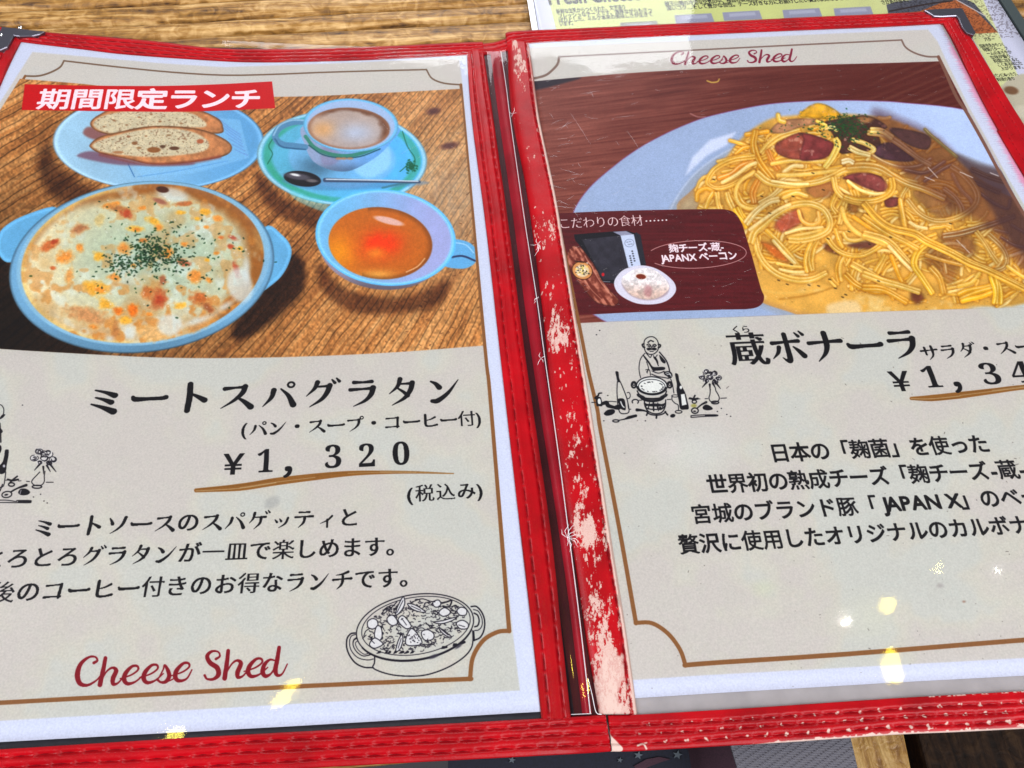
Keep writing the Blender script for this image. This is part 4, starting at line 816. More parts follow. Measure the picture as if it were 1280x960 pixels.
BORDER = (134, 94, 60)
def inkset(I):
    """printer's colour curve: a little more saturation and contrast"""
    l = I @ np.array([.3, .59, .11], np.float32); sat = 1 + .12 * smooth(.06, .25, I.max(-1) - I.min(-1)); o = l[..., None] + (I - l[..., None]) * sat[..., None]
    return np.clip(.64 + (o - .64) * 1.08, 0, 1)
def paper_ground(cv, cream, rng, seed, c0=(199, 195, 184), dirt=True):
    w = cv.win(-400, -100, 1700, 1100); X, Y = cv.X[w], cv.Y[w]
    cv.clip = None
    q, d = cv.sdf(np.array(cream, float), 3)
    m = np.zeros(cv.X.shape, np.float32); m[q] = smooth(1.2, -1.2, d)
    n = fbm(X, Y, 90, seed); n2 = fbm(X, Y, 35, seed + 4)
    c = np.array(c0, float) / 255 * (1 + .05 * (n - .5) + .03 * (n2 - .5))[..., None]
    c = c + (np.array([.765, .735, .72]) - c) * (smooth(.45, .62, n) * .6)[..., None]; c = c + (np.array([.76, .765, .745]) - c) * (smooth(.5, .38, n) * .6)[..., None]; tp = smooth(200, 90, Y)[..., None]; c = c + (np.array([.80, .775, .75]) - c) * tp * .8  # colour casts of reflections, painted into the cream as broad tints
    cv.put(w, m[w], c)

def logo(cv, ox, oy, sx, sy, slope, col=(122, 16, 34)):
    def f(pts): return [(ox + (x - 62) * sx, oy + (y + (x - 62) * .0527 - 253) * sy + (x - 62) * sx * slope) for x, y in pts]
    k = (sx + sy) / 2
    e = ([(310, 212), (370, 192), (408, 164), (404, 143), (375, 145), (340, 182), (332, 218), (352, 240), (395, 228), (440, 190)], [7, 9, 10, 13, 15, 24, 26, 20, 10, 7])
    def E_(dx, dy, last=None):
        p = [(x + dx, y + dy) for x, y in e[0]]
        if last: p[-1] = last
        return p, e[1]
    St = [([(165, 125), (184, 112), (172, 92), (135, 95), (92, 132), (74, 190), (88, 238), (130, 248), (178, 222), (205, 190)], [16, 12, 10, 13, 22, 30, 26, 15, 9, 6]),
          ([(229, 98), (215, 170), (198, 246)], [20, 24, 26]), ([(204, 225), (236, 172), (268, 152), (288, 168), (270, 212), (272, 242), (298, 236), (325, 205)], [7, 9, 14, 24, 26, 20, 10, 7]),
          E_(0, 0), E_(108, -6), ([(525, 205), (548, 160), (556, 138), (574, 168), (580, 200), (562, 228), (535, 232), (516, 218)], [7, 8, 12, 22, 24, 20, 12, 14]), ([(570, 228), (600, 215), (625, 195)], [8, 7, 6]), E_(282, -16, (706, 163)),
          ([(838, 104), (860, 88), (850, 64), (815, 62), (790, 88), (806, 124), (845, 152), (852, 190), (825, 214), (790, 214), (776, 194)], [14, 10, 9, 14, 22, 26, 28, 26, 16, 11, 14]),
          ([(906, 58), (898, 130), (886, 210)], [20, 24, 26]), ([(890, 190), (925, 132), (955, 112), (976, 128), (958, 176), (960, 204), (986, 198), (1012, 168)], [7, 9, 14, 24, 26, 20, 10, 7]),
          E_(684, -40), ([(1164, 112), (1135, 108), (1106, 135), (1096, 175), (1112, 198), (1142, 184), (1170, 140)], [8, 12, 22, 26, 22, 10, 8]), ([(1187, 40), (1176, 110), (1166, 165), (1178, 194), (1205, 184), (1232, 132)], [20, 24, 26, 18, 9, 7])]
    for p, w in St: cv.L(f(p), [q * k for q in w], col, 1, False, 6, .7)


# ---------------------------------------------------------------- type: glyph bitmaps made from outlines or brush strokes, printed on the sheets
GR = 180                                     # glyph raster size per em; box is 1.3 em wide and high
DAK = [([(80, 2), (88, 13)], [4, 8]), ([(93, -3), (101, 8)], [4, 8])]
KATA = {
 'ミ': [([(22, 20), (50, 28), (76, 39)], [4, 8, 14]), ([(26, 45), (48, 52), (70, 62)], [4, 8, 13]), ([(18, 67), (48, 78), (80, 93)], [4, 9, 16])],
 'ー': [([(6, 46), (14, 54), (50, 53), (84, 52), (95, 49)], [8, 13, 9, 10, 12])],
 'ト': [([(38, 6), (40, 50), (38, 96)], [13, 14, 13]), ([(42, 38), (60, 48), (82, 62)], [4, 9, 14])],
 'ス': [([(16, 25), (45, 22), (72, 20)], [11, 6, 9]), ([(72, 18), (66, 40), (44, 66), (10, 92)], [13, 12, 8, 2]), ([(50, 54), (72, 70), (92, 89)], [4, 10, 15])],
 'パ': [([(34, 34), (28, 60), (6, 90)], [13, 10, 2]), ([(54, 30), (76, 54), (91, 86)], [4, 10, 15]), 'R82,16'],
 'グ': [([(38, 10), (30, 32), (8, 58)], [12, 9, 2]), ([(34, 26), (55, 25), (74, 24)], [5, 6, 9]), ([(74, 22), (66, 48), (50, 72), (18, 96)], [13, 12, 9, 2])] + DAK,
 'ラ': [([(24, 14), (50, 14), (76, 12)], [10, 6, 10]), ([(14, 40), (50, 38), (80, 36)], [10, 6, 10]), ([(80, 34), (74, 58), (56, 80), (24, 98)], [14, 12, 8, 2])],
 'タ': [([(40, 6), (32, 32), (8, 58)], [12, 9, 2]), ([(36, 24), (56, 23), (76, 22)], [5, 6, 9]), ([(76, 20), (70, 46), (52, 74), (16, 98)], [13, 12, 9, 2]), ([(34, 40), (50, 53), (62, 66)], [5, 8, 10])],
 'ン': [([(12, 18), (26, 27), (36, 40)], [5, 10, 14]), ([(14, 88), (30, 87), (62, 60), (94, 14)], [10, 13, 9, 2])],
 'ソ': [([(14, 18), (24, 34), (30, 48)], [5, 10, 14]), ([(86, 14), (76, 50), (56, 76), (26, 98)], [13, 12, 8, 2])],
 'ゲ': [([(30, 10), (24, 40), (8, 64)], [12, 9, 2]), ([(28, 34), (55, 33), (84, 32)], [5, 6, 10]), ([(62, 34), (58, 66), (32, 96)], [12, 10, 2])] + DAK,
 'ッ': [([(20, 50), (30, 63)], [4, 10]), ([(42, 46), (50, 59)], [4, 10]), ([(82, 42), (70, 72), (40, 94)], [10, 9, 2])],
 'テ': [([(26, 14), (50, 14), (74, 13)], [9, 6, 10]), ([(8, 40), (50, 38), (92, 37)], [10, 6, 11]), ([(54, 40), (48, 70), (24, 97)], [12, 10, 2])],
 'ィ': [([(76, 38), (56, 60), (20, 78)], [9, 8, 2]), ([(54, 58), (54, 97)], [9, 9])],
 'コ': [([(14, 24), (48, 22), (80, 20)], [9, 6, 9]), ([(80, 18), (78, 50), (76, 84)], [11, 12, 11]), ([(12, 82), (45, 80), (84, 79)], [10, 6, 8])],
 'ヒ': [([(24, 10), (24, 50), (25, 78), (36, 87), (60, 87), (90, 80)], [12, 12, 12, 10, 8, 11]), ([(80, 28), (54, 42), (28, 48)], [10, 7, 4])],
 'プ': [([(12, 26), (48, 24), (74, 22)], [10, 6, 10]), ([(74, 22), (70, 50), (54, 74), (22, 98)], [14, 12, 8, 2]), 'R89,9'],
 'チ': [([(78, 8), (50, 19), (20, 24)], [11, 8, 3]), ([(6, 48), (50, 45), (94, 43)], [10, 6, 11]), ([(52, 22), (52, 56), (44, 78), (24, 98)], [9, 12, 9, 2])],
 'ボ': [([(12, 34), (50, 31), (84, 29)], [10, 6, 10]), ([(50, 6), (51, 50), (50, 90), (41, 91), (32, 82)], [11, 11, 13, 7, 2]), ([(28, 48), (22, 66), (6, 84)], [10, 8, 2]), ([(68, 48), (80, 62), (91, 78)], [4, 10, 13])] + DAK,
 'ナ': [([(6, 38), (50, 35), (94, 33)], [10, 6, 11]), ([(54, 6), (54, 44), (44, 72), (20, 98)], [13, 13, 9, 2])],
 'サ': [([(4, 36), (50, 34), (96, 32)], [10, 6, 10]), ([(30, 14), (30, 62)], [11, 10]), ([(70, 8), (70, 46), (62, 74), (36, 98)], [12, 12, 8, 2])],
}
KATA['ダ'] = KATA['タ'] + DAK
_gc = {}
def advance(ch):
    if ord(ch) > 0x2000 and ch not in '𝟎𝟏𝟐𝟑𝟒': return 1.0
    if ch == ' ': return .27
    if ord(ch) > 0x2000: return .62
    if ch not in _adv:
        o = _outline(ch); x = np.concatenate([p[:, 0] for p in o]); _adv[ch] = float(x.max() + x.min()) + .015
    return _adv[ch]
_adv = {}

def _outline(ch):
    cu = bpy.data.curves.new('t', 'FONT'); cu.body = ch; cu.size = 1; o = bpy.data.objects.new('t', cu); COL.objects.link(o)
    bpy.context.view_layer.objects.active = o; o.select_set(True); bpy.ops.object.convert(target='CURVE'); out = []
    for sp in o.data.splines:
        if sp.type != 'BEZIER': continue
        bp = sp.bezier_points; P = []
        for i in range(len(bp)):
            p, q = bp[i], bp[(i + 1) % len(bp)]; a, b_, c_, d = [np.array(v[:2]) for v in (p.co, p.handle_right, q.handle_left, q.co)]
            for t in np.arange(6) / 6: P.append((1 - t) ** 3 * a + 3 * (1 - t) ** 2 * t * b_ + 3 * (1 - t) * t * t * c_ + t ** 3 * d)
        out.append(np.array(P))
    bpy.data.objects.remove(o, do_unlink=True); return out
def _disc(Mk, rx, ry):
    """grow (positive) or shrink (negative) a mask by rx, ry texels"""
    def ax(Mk, r, axis):
        f = np.maximum if r > 0 else np.minimum; o = Mk.copy(); r = abs(r); k = 1
        while k <= int(r): o = f(o, f(np.roll(Mk, k, axis), np.roll(Mk, -k, axis))); k += 1
        fr = r - int(r)
        if fr > 0: o = o * (1 - fr) + fr * f(o, f(np.roll(Mk, k, axis), np.roll(Mk, -k, axis)))
        return o
    if rx > 0 and ry > 0 and rx == ry:                                   # round pen
        o = Mk.copy(); n = int(math.ceil(rx))
        for dy in range(-n, n + 1):
            for dx in range(-n, n + 1):
                w = min(1, max(0, rx + .5 - math.hypot(dx, dy)))
                if w > 0: o = np.maximum(o, w * np.roll(np.roll(Mk, dx, 1), dy, 0))
        return o
    if rx: Mk = ax(Mk, rx, 1)
    if ry: Mk = ax(Mk, ry, 0)
    return Mk
def glyph(ch, style):
    key = (ch, style)
    if key in _gc: return _gc[key]
    n = int(GR * 1.3)
    if style.startswith('mincho') and ch in KATA:
        X, Y = np.meshgrid(np.arange(n), np.arange(n)); cv = Canvas(X, n - 1 - Y, lambda x, y: (x, n - 1 - y), (0, 0, 0)); k = GR / 100.
        f = lambda p: (.15 * GR + p[0] * k * .92 + 4 * k, .15 * GR + p[1] * k * .88 + 8 * k); wk = k * (1.16 if style == 'mincho_b' else 1.12)
        for st in KATA[ch]:
            if isinstance(st, str): x, y = map(float, st[1:].split(',')); cv.L([f((x + 9 * math.cos(t), y + 9 * math.sin(t))) for t in np.linspace(0, 6.0, 12)], 5.2 * wk, (255, 255, 255), 1, True, 3)
            else: cv.L([f(p) for p in st[0]], [w * wk for w in st[1]], (255, 255, 255), 1, False, 6, 1.2)
        G = cv.I[..., 0]
    else:
        S = 2; Wd = np.zeros((n * S, n * S + 2), np.float32)
        for P in _outline(ch):
            x = (P[:, 0] + .15) * GR * S; y = (P[:, 1] + .27) * GR * S
            for x0, y0, x1, y1 in zip(x, y, np.roll(x, -1), np.roll(y, -1)):
                if y0 == y1: continue
                d = 1. if y1 > y0 else -1.; lo, hi = (y0, y1) if y0 < y1 else (y1, y0)
                r = np.arange(int(math.ceil(lo - .5)), int(math.ceil(hi - .5))); r = r[(r >= 0) & (r < n * S)]
                if len(r): xi = np.clip(x0 + (r + .5 - y0) * (x1 - x0) / (y1 - y0), 0, n * S).astype(int); np.add.at(Wd, (r, xi), d)
        G = (np.abs(np.cumsum(Wd, 1)[:, :n * S]) > .5).astype(np.float32).reshape(n, S, n, S).mean((1, 3))
        kanji = 0x4e00 <= ord(ch) <= 0x9fff; q = GR / 180.
        dense = G.mean() > .17
        rx, ry = {'mincho': ((2.6, -.8) if kanji else (4., .6)), 'mincho_b': ((4.2, -.6) if kanji else (5., 1)), 'gothic': (5., 5.) if not dense else (4., 4.), 'gothic_b': (7., 7.) if not dense else (4.5, 4.5), 'thin': (0, -2), 'serif': (0, 0)}[style]
        G = _disc(G, rx * q, ry * q)
        if style.startswith('mincho') and kanji:                             # small triangular stops at the right end of thin bars
            th = (G > .5); run = th & np.roll(th, 1, 1) & np.roll(th, 6, 1) & np.roll(th, 14, 1) & ~np.roll(th, -2, 1) & ~np.roll(th, 7, 0) & ~np.roll(th, -14, 0)
            ys, xs = np.nonzero(run & ~np.roll(run, 1, 0))
            for y, x in zip(ys[:40], xs[:40]):
                for k in range(9): G[y + k - 1:y + k + 1, max(0, x - 10 + k):x + 1 - k // 4] = 1
    _gc[key] = G; return G

def lettering(cv, sh, text, bl, br, em, style, col=(20, 18, 24), ital=0.):
    """print one line of type; bl and br are the bottom corners of its box and em its height, as read off the photo"""
    h, off = sh.h, sh.off; A, B = unp([bl, br], h, off); up = unp([(bl[0], bl[1] - em)], h, off)[0]; ez = abs(up[1] - A[1]); d = B - A; W = np.hypot(*d); d = d / W; nn = np.array([-d[1], d[0]])
    if not hasattr(cv, 'MX'): cv.MX, cv.MY = [q.astype(np.float32) for q in sh.mm(cv)]
    pit = W / sum(advance(c) for c in text); x = 0.; col = np.array(col, np.float32) / 255
    for ch in text:
        adv = advance(ch); G = glyph(ch, style); n = G.shape[0]
        gx = (min(ez, pit * 1.04) if adv == 1. else pit); cx = (x + adv / 2) * pit; hw = .5 if adv == 1. else adv / 2
        c = [A + (cx + a * .65 * max(gx, ez)) * d + b * ez * nn for a in (-1, 1) for b in (-.2, 1.15)]; c = np.array(c); px, py = proj(c[:, 0], c[:, 1], h(c[:, 0], c[:, 1]) + off)
        w = cv.win(px.min(), py.min(), px.max(), py.max())
        if w is not None:
            dx = cv.MX[w] - A[0]; dy = cv.MY[w] - A[1]; u = ((dx * d[0] + dy * d[1]) - cx) / gx + hw; v = (dx * nn[0] + dy * nn[1]) / ez - .10
            gi = (u + .15) * GR - .5; gj = (v + .27) * GR - .5; ok = (gi > 0) & (gi < n - 2) & (gj > 0) & (gj < n - 2); gi = np.clip(gi, 0, n - 2); gj = np.clip(gj, 0, n - 2)
            i0 = gi.astype(int); j0 = gj.astype(int); fi = gi - i0; fj = gj - j0
            Gs = G if ez > 6 else G
            al = (Gs[j0, i0] * (1 - fi) * (1 - fj) + Gs[j0, i0 + 1] * fi * (1 - fj) + Gs[j0 + 1, i0] * (1 - fi) * fj + Gs[j0 + 1, i0 + 1] * fi * fj) * ok
            cv.put(w, al, col)
        x += adv

# ------------------------------------------------ left sheet
shL = Sheet(-262, -28.5, [(-60, 25), (0, 42), (60, 50), (160, 60), (270, 70), (400, 70), (600, 62)], [(-300, 946), (0, 927.5), (360, 908), (677, 889.5)], hmenu, .3)
rng = np.random.default_rng(5)
cvL = shL.canvas(6.2, (205, 209, 228))
cream = [(40.5, 65), (110, 71), (200, 79), (280, 84), (400, 80), (540, 74), (574, 74), (578, 105), (606, 432), (613, 500), (641, 791), (650, 863), (400, 878), (0, 901), (-300, 916), (-260, 500), (-60, 240), (0, 128)]
paper_ground(cvL, cream, rng, 4)
topl = crom([(80, 76), (150, 84), (219, 90.6), (281, 94), (340, 93), (400, 90.6), (470, 88.5), (533, 87)], 3)
cvL.L(topl.tolist(), 1.9, (120, 96, 78), raw=True); cvL.L([(80, 76), (75, 84), (62, 91), (47.5, 95), (31.5, 95)], 2.2, (120, 96, 78)); cvL.L([(31.5, 95), (0, 146), (-160, 400), (-330, 800)], 3, BORDER)
cvL.L([(533, 87), (540, 98), (555, 104), (576, 106)], 2., (120, 96, 78)); cvL.L([(576, 106), (606, 432), (613, 500), (636.5, 789)], [3.6, 4.2, 4.6, 5.4], BORDER)
cvL.L([(636.5, 788.5), (622, 790), (604, 800.6), (591, 822), (587.5, 849)], 5.4, BORDER); cvL.L([(589, 848.5), (383, 857.5), (0, 878.5), (-300, 895)], 5.6, BORDER, n=3)
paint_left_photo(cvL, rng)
cvL.P(crom([(31, 105.3), (110, 107), (200, 107.5), (270, 105.5), (340, 101.8)], 3).tolist() + crom([(344, 135.2), (270, 138.5), (200, 139.7), (27, 137.5)], 3).tolist(), (186, 16, 26), .8, 1, False)
paint_chef_left(cvL, rng); paint_pot(cvL, rng)
brush_underline(cvL, [(245, 613), (300, 609), (345, 602), (394, 596), (435, 592), (475, 590.5), (520, 590.5), (567, 592)], [5, 9, 9.5, 8.5, 6.5, 4.5, 3, 1.2], rng)
logo(cvL, 94, 857.6, .2266, .2266, -.0527)
cvL.E(340, 628, 10, 7, -30, (160, 160, 158), 6, .55)
def TL(*a, **k): lettering(cvL, shL, *a, **k)
TL('期間限定ランチ', (44, 136.8), (326, 135.4), 27.5, 'gothic_b', col=(244, 226, 232))
TL('ミートスパグラタン', (98, 519), (581, 505), 42, 'mincho_b')
TL('(パン・スープ・コーヒー付)', (300, 546.5), (602, 532), 21.5, 'mincho')
TL('(税込み)', (508, 628.5), (604, 623), 23, 'mincho')
TL('ミートソースのスパゲッティと', (36, 671), (450, 658.5), 27, 'mincho')
TL('とろとろグラタンが一皿で楽しめます。', (-28, 712.5), (510, 694.5), 28, 'mincho')
TL('食後のコーヒー付きのお得なランチです。', (-48, 756), (527, 733.5), 28.5, 'mincho')
for ch, x0, x1, y in (('¥', 275, 306, 597), ('𝟏', 319, 343, 595.5), (',', 355, 369, 594), ('𝟑', 405, 429, 590), ('𝟐', 447.5, 471.5, 588.5), ('𝟎', 490, 514.5, 586)):
    if ch == '¥': TL('￥', (271, y + .5), (309, y - 1), 36, 'mincho_b')
    elif ch == ',': TL('，', (350, y + 3), (392, y + 1), 40, 'mincho_b')
    else: TL(ch, (x0, y - .5), (x1 + 2, y - 2), 40, 'serif')
mL = print_mat('printed_left_sheet_paper', image_from('left_sheet_print', inkset(cvL.I)))

# ------------------------------------------------ right sheet
shR = Sheet(-5, 203.5, [(600, 53), (720, 44), (1000, 31), (1185, 22)], [(797, 872.5), (900, 866), (1120, 853), (1280, 844.5)], hmenu, .3)
cvR = shR.canvas(6.2, (205, 208, 226))
cream = [(650, 60), (720, 57), (900, 49), (1040, 42), (1160, 37), (1172, 52), (1183, 76), (1212, 135), (1260, 222), (1286, 266), (1345, 372), (1560, 760), (1590, 800), (1280, 822.5), (880, 844), (790, 850), (740, 600), (700, 400), (655, 120)]
paper_ground(cvR, cream, rng, 9)
# ribbed fabric strip at the outer edge
w = cvR.win(1150, 20, 1700, 900); X, Y = cvR.X[w], cvR.Y[w]
ex = np.interp(Y, [20, 60, 120, 180, 225, 800], [1181, 1193, 1222, 1256, 1279, 1600]); k = smooth(-14, -6, X - ex)
cvR.put(w, k * .30 * smooth(.25, .5, np.abs(((Y / 2.6) % 1) - .5) * (.6 + .8 * vnoise(X / 6, Y / 2.6, 3))), (150, 140, 175))
cvR.put(w, smooth(-5 - 7 * vnoise(X / 50, Y / 1.6, 5), 0, X - ex) * .55, (232, 120, 150))
topr = crom([(699, 71), (800, 66), (900, 61), (1000, 56), (1127, 50)], 3)
BT = (132, 108, 98)
cvR.L(topr.tolist(), 1.9, BT, raw=True); cvR.L([(699, 71), (697, 80), (690, 88), (682, 94), (670, 97.5), (660, 99)], 3., BT)
cvR.L([(1127, 50), (1132, 59), (1143, 66), (1158, 70.5), (1173.5, 71)], 2.2, BT)
paint_right_photo(cvR, rng)
cvR.L([(1173, 71), (1181, 88), (1195, 120), (1208, 140), (1230, 179), (1254, 224), (1280, 268), (1346, 382), (1530, 730)], 4.0, (128, 92, 78))
cvR.L([(690, 240), (722, 396), (735, 462), (746.5, 511), (751, 540), (774, 660), (795, 779)], [4, 4.8, 5.4], BORDER)
cvR.L([(794.5, 778.5), (815, 779), (835, 792), (850, 812), (857, 832)], 5.2, BORDER); cvR.L([(856, 831.5), (900, 828), (1060, 817.5), (1280, 800), (1510, 783)], 6, BORDER, n=3)
paint_chef(cvR, rng)
brush_underline(cvR, [(1139, 498), (1165, 497.5), (1200, 494), (1240, 489), (1280, 484), (1340, 480), (1400, 479)], [4, 8, 8.5, 7, 6, 4, 2], rng)
logo(cvR, 838, 80.3, .135, .098, -.024, (126, 30, 58))
for k in range(130):                                             # grime specks on the handled page
    x, y = rng.uniform(760, 1300), rng.uniform(420, 870)
    if k % 3 == 0: cvR.L([(x, y), (x + rng.normal(0, 1.6), y + rng.uniform(-.5, 2.4))], rng.uniform(.5, 1.2), (96, 88, 84), .8)
    else: cvR.E(x, y, rng.uniform(.3, .9), rng.uniform(.3, .7), 0, (120, 110, 104), .8, .8)
for x, y, r, c in ((1175, 732, 4, (150, 140, 140)), (1205, 752, 2, (120, 70, 50)), (955, 735, 12, (198, 200, 176)), (1090, 770, 34, (203, 202, 186)), (868, 565, 40, (204, 206, 200)), (835, 560, 16, (208, 200, 196))): cvR.E(x, y, r, r * .7, 0, c, max(2, r * 1.2), .5)
def TR(*a, **k): lettering(cvR, shR, *a, **k)
TR('蔵ボナーラ', (915, 457.5), (1160, 448), 44, 'mincho_b'); TR('くら', (915, 417), (939, 416), 10.5, 'mincho')
TR('サラダ・スープ付', (1154, 451), (1342, 438), 21, 'mincho_b')
TR('￥', (1113, 493), (1149, 491.5), 35, 'mincho_b')
TR('，', (1190, 491), (1234, 489), 40, 'mincho_b')
TR('日本の「麹菌」を使った', (965, 578.5), (1240, 566), 25.5, 'gothic'); TR('世界初の熟成チーズ「麹チーズ', (886, 618), (1240, 600), 26, 'gothic'); TR('-蔵-」', (1242, 600), (1313, 596), 26, 'gothic')
TR('宮城のブランド豚「', (866, 655.5), (1101, 643), 26, 'gothic'); TR('JAPAN X', (1108, 641.5), (1205, 636.3), 25, 'gothic_b'); TR('」のベーコンを', (1203, 637), (1382, 627), 26, 'gothic')
TR('贅沢に使用したオリジナルのカルボナーラ', (850, 693.5), (1342, 664), 26.5, 'gothic')
TR('こだわりの食材', (699, 286.5), (805, 282.3), 15, 'thin', col=(236, 206, 206)); TR('麹チーズ-蔵-', (837, 316), (906, 313.5), 11.5, 'gothic_b', col=(244, 226, 232)); TR('JAPANX ベーコン', (828, 328.5), (923, 324.5), 12, 'gothic_b', col=(244, 226, 232))
for ch, x0, x1, y in (('𝟏', 1158, 1184, 488.5), ('𝟑', 1232, 1259, 484.5), ('𝟒', 1270, 1299, 482.5)): TR(ch, (x0, y), (x1 + 2, y - 1.3), 38, 'serif')
mR = print_mat('printed_right_sheet_paper', image_from('right_sheet_print', inkset(cvR.I)))

# ---------------------------------------------------------------- materials
M = {}
def leather(name, col, wear=None, bounds=None, dark=1.):
    m, nt, b = mat_new(name); tc = N_(nt, 'ShaderNodeTexCoord')
    n = N_(nt, 'ShaderNodeTexNoise', Scale=1500., Detail=4.); nt.links.new(tc.outputs['Object'], n.inputs['Vector'])
    n2 = N_(nt, 'ShaderNodeTexNoise', Scale=60., Detail=5.); nt.links.new(tc.outputs['Object'], n2.inputs['Vector'])
    r = N_(nt, 'ShaderNodeValToRGB'); r.color_ramp.elements[0].color = (*[c * .72 for c in col], 1); r.color_ramp.elements[1].color = (*[min(1, c * 1.2) for c in col], 1)
    r.color_ramp.elements[0].position = .32; r.color_ramp.elements[1].position = .68; nt.links.new(n2.outputs['Fac'], r.inputs[0])
    bp = N_(nt, 'ShaderNodeBump', Strength=.6, Distance=.00012); nt.links.new(n.outputs['Fac'], bp.inputs['Height']); nt.links.new(bp.outputs[0], b.inputs['Normal'])
    b.inputs['Roughness'].default_value = .38; b.inputs['Specular IOR Level'].default_value = .2
    if wear is not None:
        t = N_(nt, 'ShaderNodeTexImage'); t.image = wear; t.extension = 'EXTEND'; uvn = N_(nt, 'ShaderNodeUVMap'); nt.links.new(uvn.outputs[0], t.inputs[0])
        mx = N_(nt, 'ShaderNodeMix', data_type='RGBA'); mx.inputs[7].default_value = (.56, .40, .34, 1)
        nt.links.new(t.outputs[0], mx.inputs[0]); nt.links.new(r.outputs[0], mx.inputs[6]); nt.links.new(mx.outputs[2], b.inputs['Base Color'])
        sm_ = N_(nt, 'ShaderNodeMapRange'); sm_.inputs[3].default_value = .4; sm_.inputs[4].default_value = .85; nt.links.new(t.outputs[0], sm_.inputs[0]); nt.links.new(sm_.outputs[0], b.inputs['Roughness'])
    else: nt.links.new(r.outputs[0], b.inputs['Base Color'])
    return m
RED = (.325, .0006, .004)
M['red'] = leather('red_vinyl', RED)
M['maroon'] = leather('dark_maroon_lining', (.055, .004, .008))
M['spine_red'] = leather('crimson_spine_fold', (.36, .006, .018))
M['black_board'] = simple('black_backing_board', (.012, .010, .016), .5, var=.3)
M['grey_board'] = simple('grey_backing_board', (.42, .38, .38), .6, var=.12, noise=120)
M['metal'] = simple('dark_nickel', (.22, .21, .25), .34, 1., bump=(900, .2, .0001))
M['rivet'] = simple('bright_rivet', (.75, .75, .75), .18, 1.)
M['ink'] = simple('black_ink', (.010, .009, .012), .5, var=.25, noise=800)
M['white_ink'] = simple('white_print', (.84, .78, .80), .5, var=.04)
M['rose_ink'] = simple('pale_rose_print', (.82, .66, .64), .5, var=.04)
M['thread'] = simple('red_thread', (.17, .0008, .004), .7, bump=(3000, .5, .0001), spec=.08)
M['thread_worn'] = simple('pale_worn_thread', (.70, .45, .45), .7)

def film_mat(name, rough=.04, fres=1.0, bump=1., tint=(1, 1, 1), scale=55.):
    m = bpy.data.materials.new(name); m.use_nodes = True; nt = m.node_tree; nt.nodes.clear()
    out = N_(nt, 'ShaderNodeOutputMaterial'); tr = N_(nt, 'ShaderNodeBsdfTransparent'); tr.inputs[0].default_value = (*tint, 1)
    gl = N_(nt, 'ShaderNodeBsdfGlossy', Roughness=rough); fr = N_(nt, 'ShaderNodeFresnel', IOR=1.48); mx = N_(nt, 'ShaderNodeMixShader')
    mu = N_(nt, 'ShaderNodeMath', operation='MULTIPLY'); mu.inputs[1].default_value = fres; nt.links.new(fr.outputs[0], mu.inputs[0])
    tc = N_(nt, 'ShaderNodeTexCoord'); n = N_(nt, 'ShaderNodeTexNoise', Scale=scale, Detail=3., Distortion=.4); nt.links.new(tc.outputs['Object'], n.inputs['Vector'])
    n2 = N_(nt, 'ShaderNodeTexNoise', Scale=900., Detail=2.); nt.links.new(tc.outputs['Object'], n2.inputs['Vector'])
    b1 = N_(nt, 'ShaderNodeBump', Strength=1., Distance=.0006 * bump); nt.links.new(n.outputs['Fac'], b1.inputs['Height'])
    b2 = N_(nt, 'ShaderNodeBump', Strength=1., Distance=.000006 * bump); nt.links.new(n2.outputs['Fac'], b2.inputs['Height']); nt.links.new(b1.outputs[0], b2.inputs['Normal'])
    nt.links.new(b2.outputs[0], gl.inputs['Normal']); nt.links.new(b2.outputs[0], fr.inputs['Normal'])
    g2 = N_(nt, 'ShaderNodeBsdfGlossy', Roughness=.38); nt.links.new(b2.outputs[0], g2.inputs['Normal']); mg = N_(nt, 'ShaderNodeMixShader'); mg.inputs[0].default_value = .16      # handled vinyl: clear gloss over a hazy one
    nt.links.new(gl.outputs[0], mg.inputs[1]); nt.links.new(g2.outputs[0], mg.inputs[2])
    nt.links.new(mu.outputs[0], mx.inputs[0]); nt.links.new(tr.outputs[0], mx.inputs[1]); nt.links.new(mg.outputs[0], mx.inputs[2]); nt.links.new(mx.outputs[0], out.inputs[0])
    return m
M['film'] = film_mat('clear_vinyl_film', .035, .55, .24, scale=26.)
M['film_edge'] = simple('cloudy_vinyl_edge', (.80, .78, .80), .2)
M['scuff'] = simple('white_scuff', (.86, .80, .80), .5)

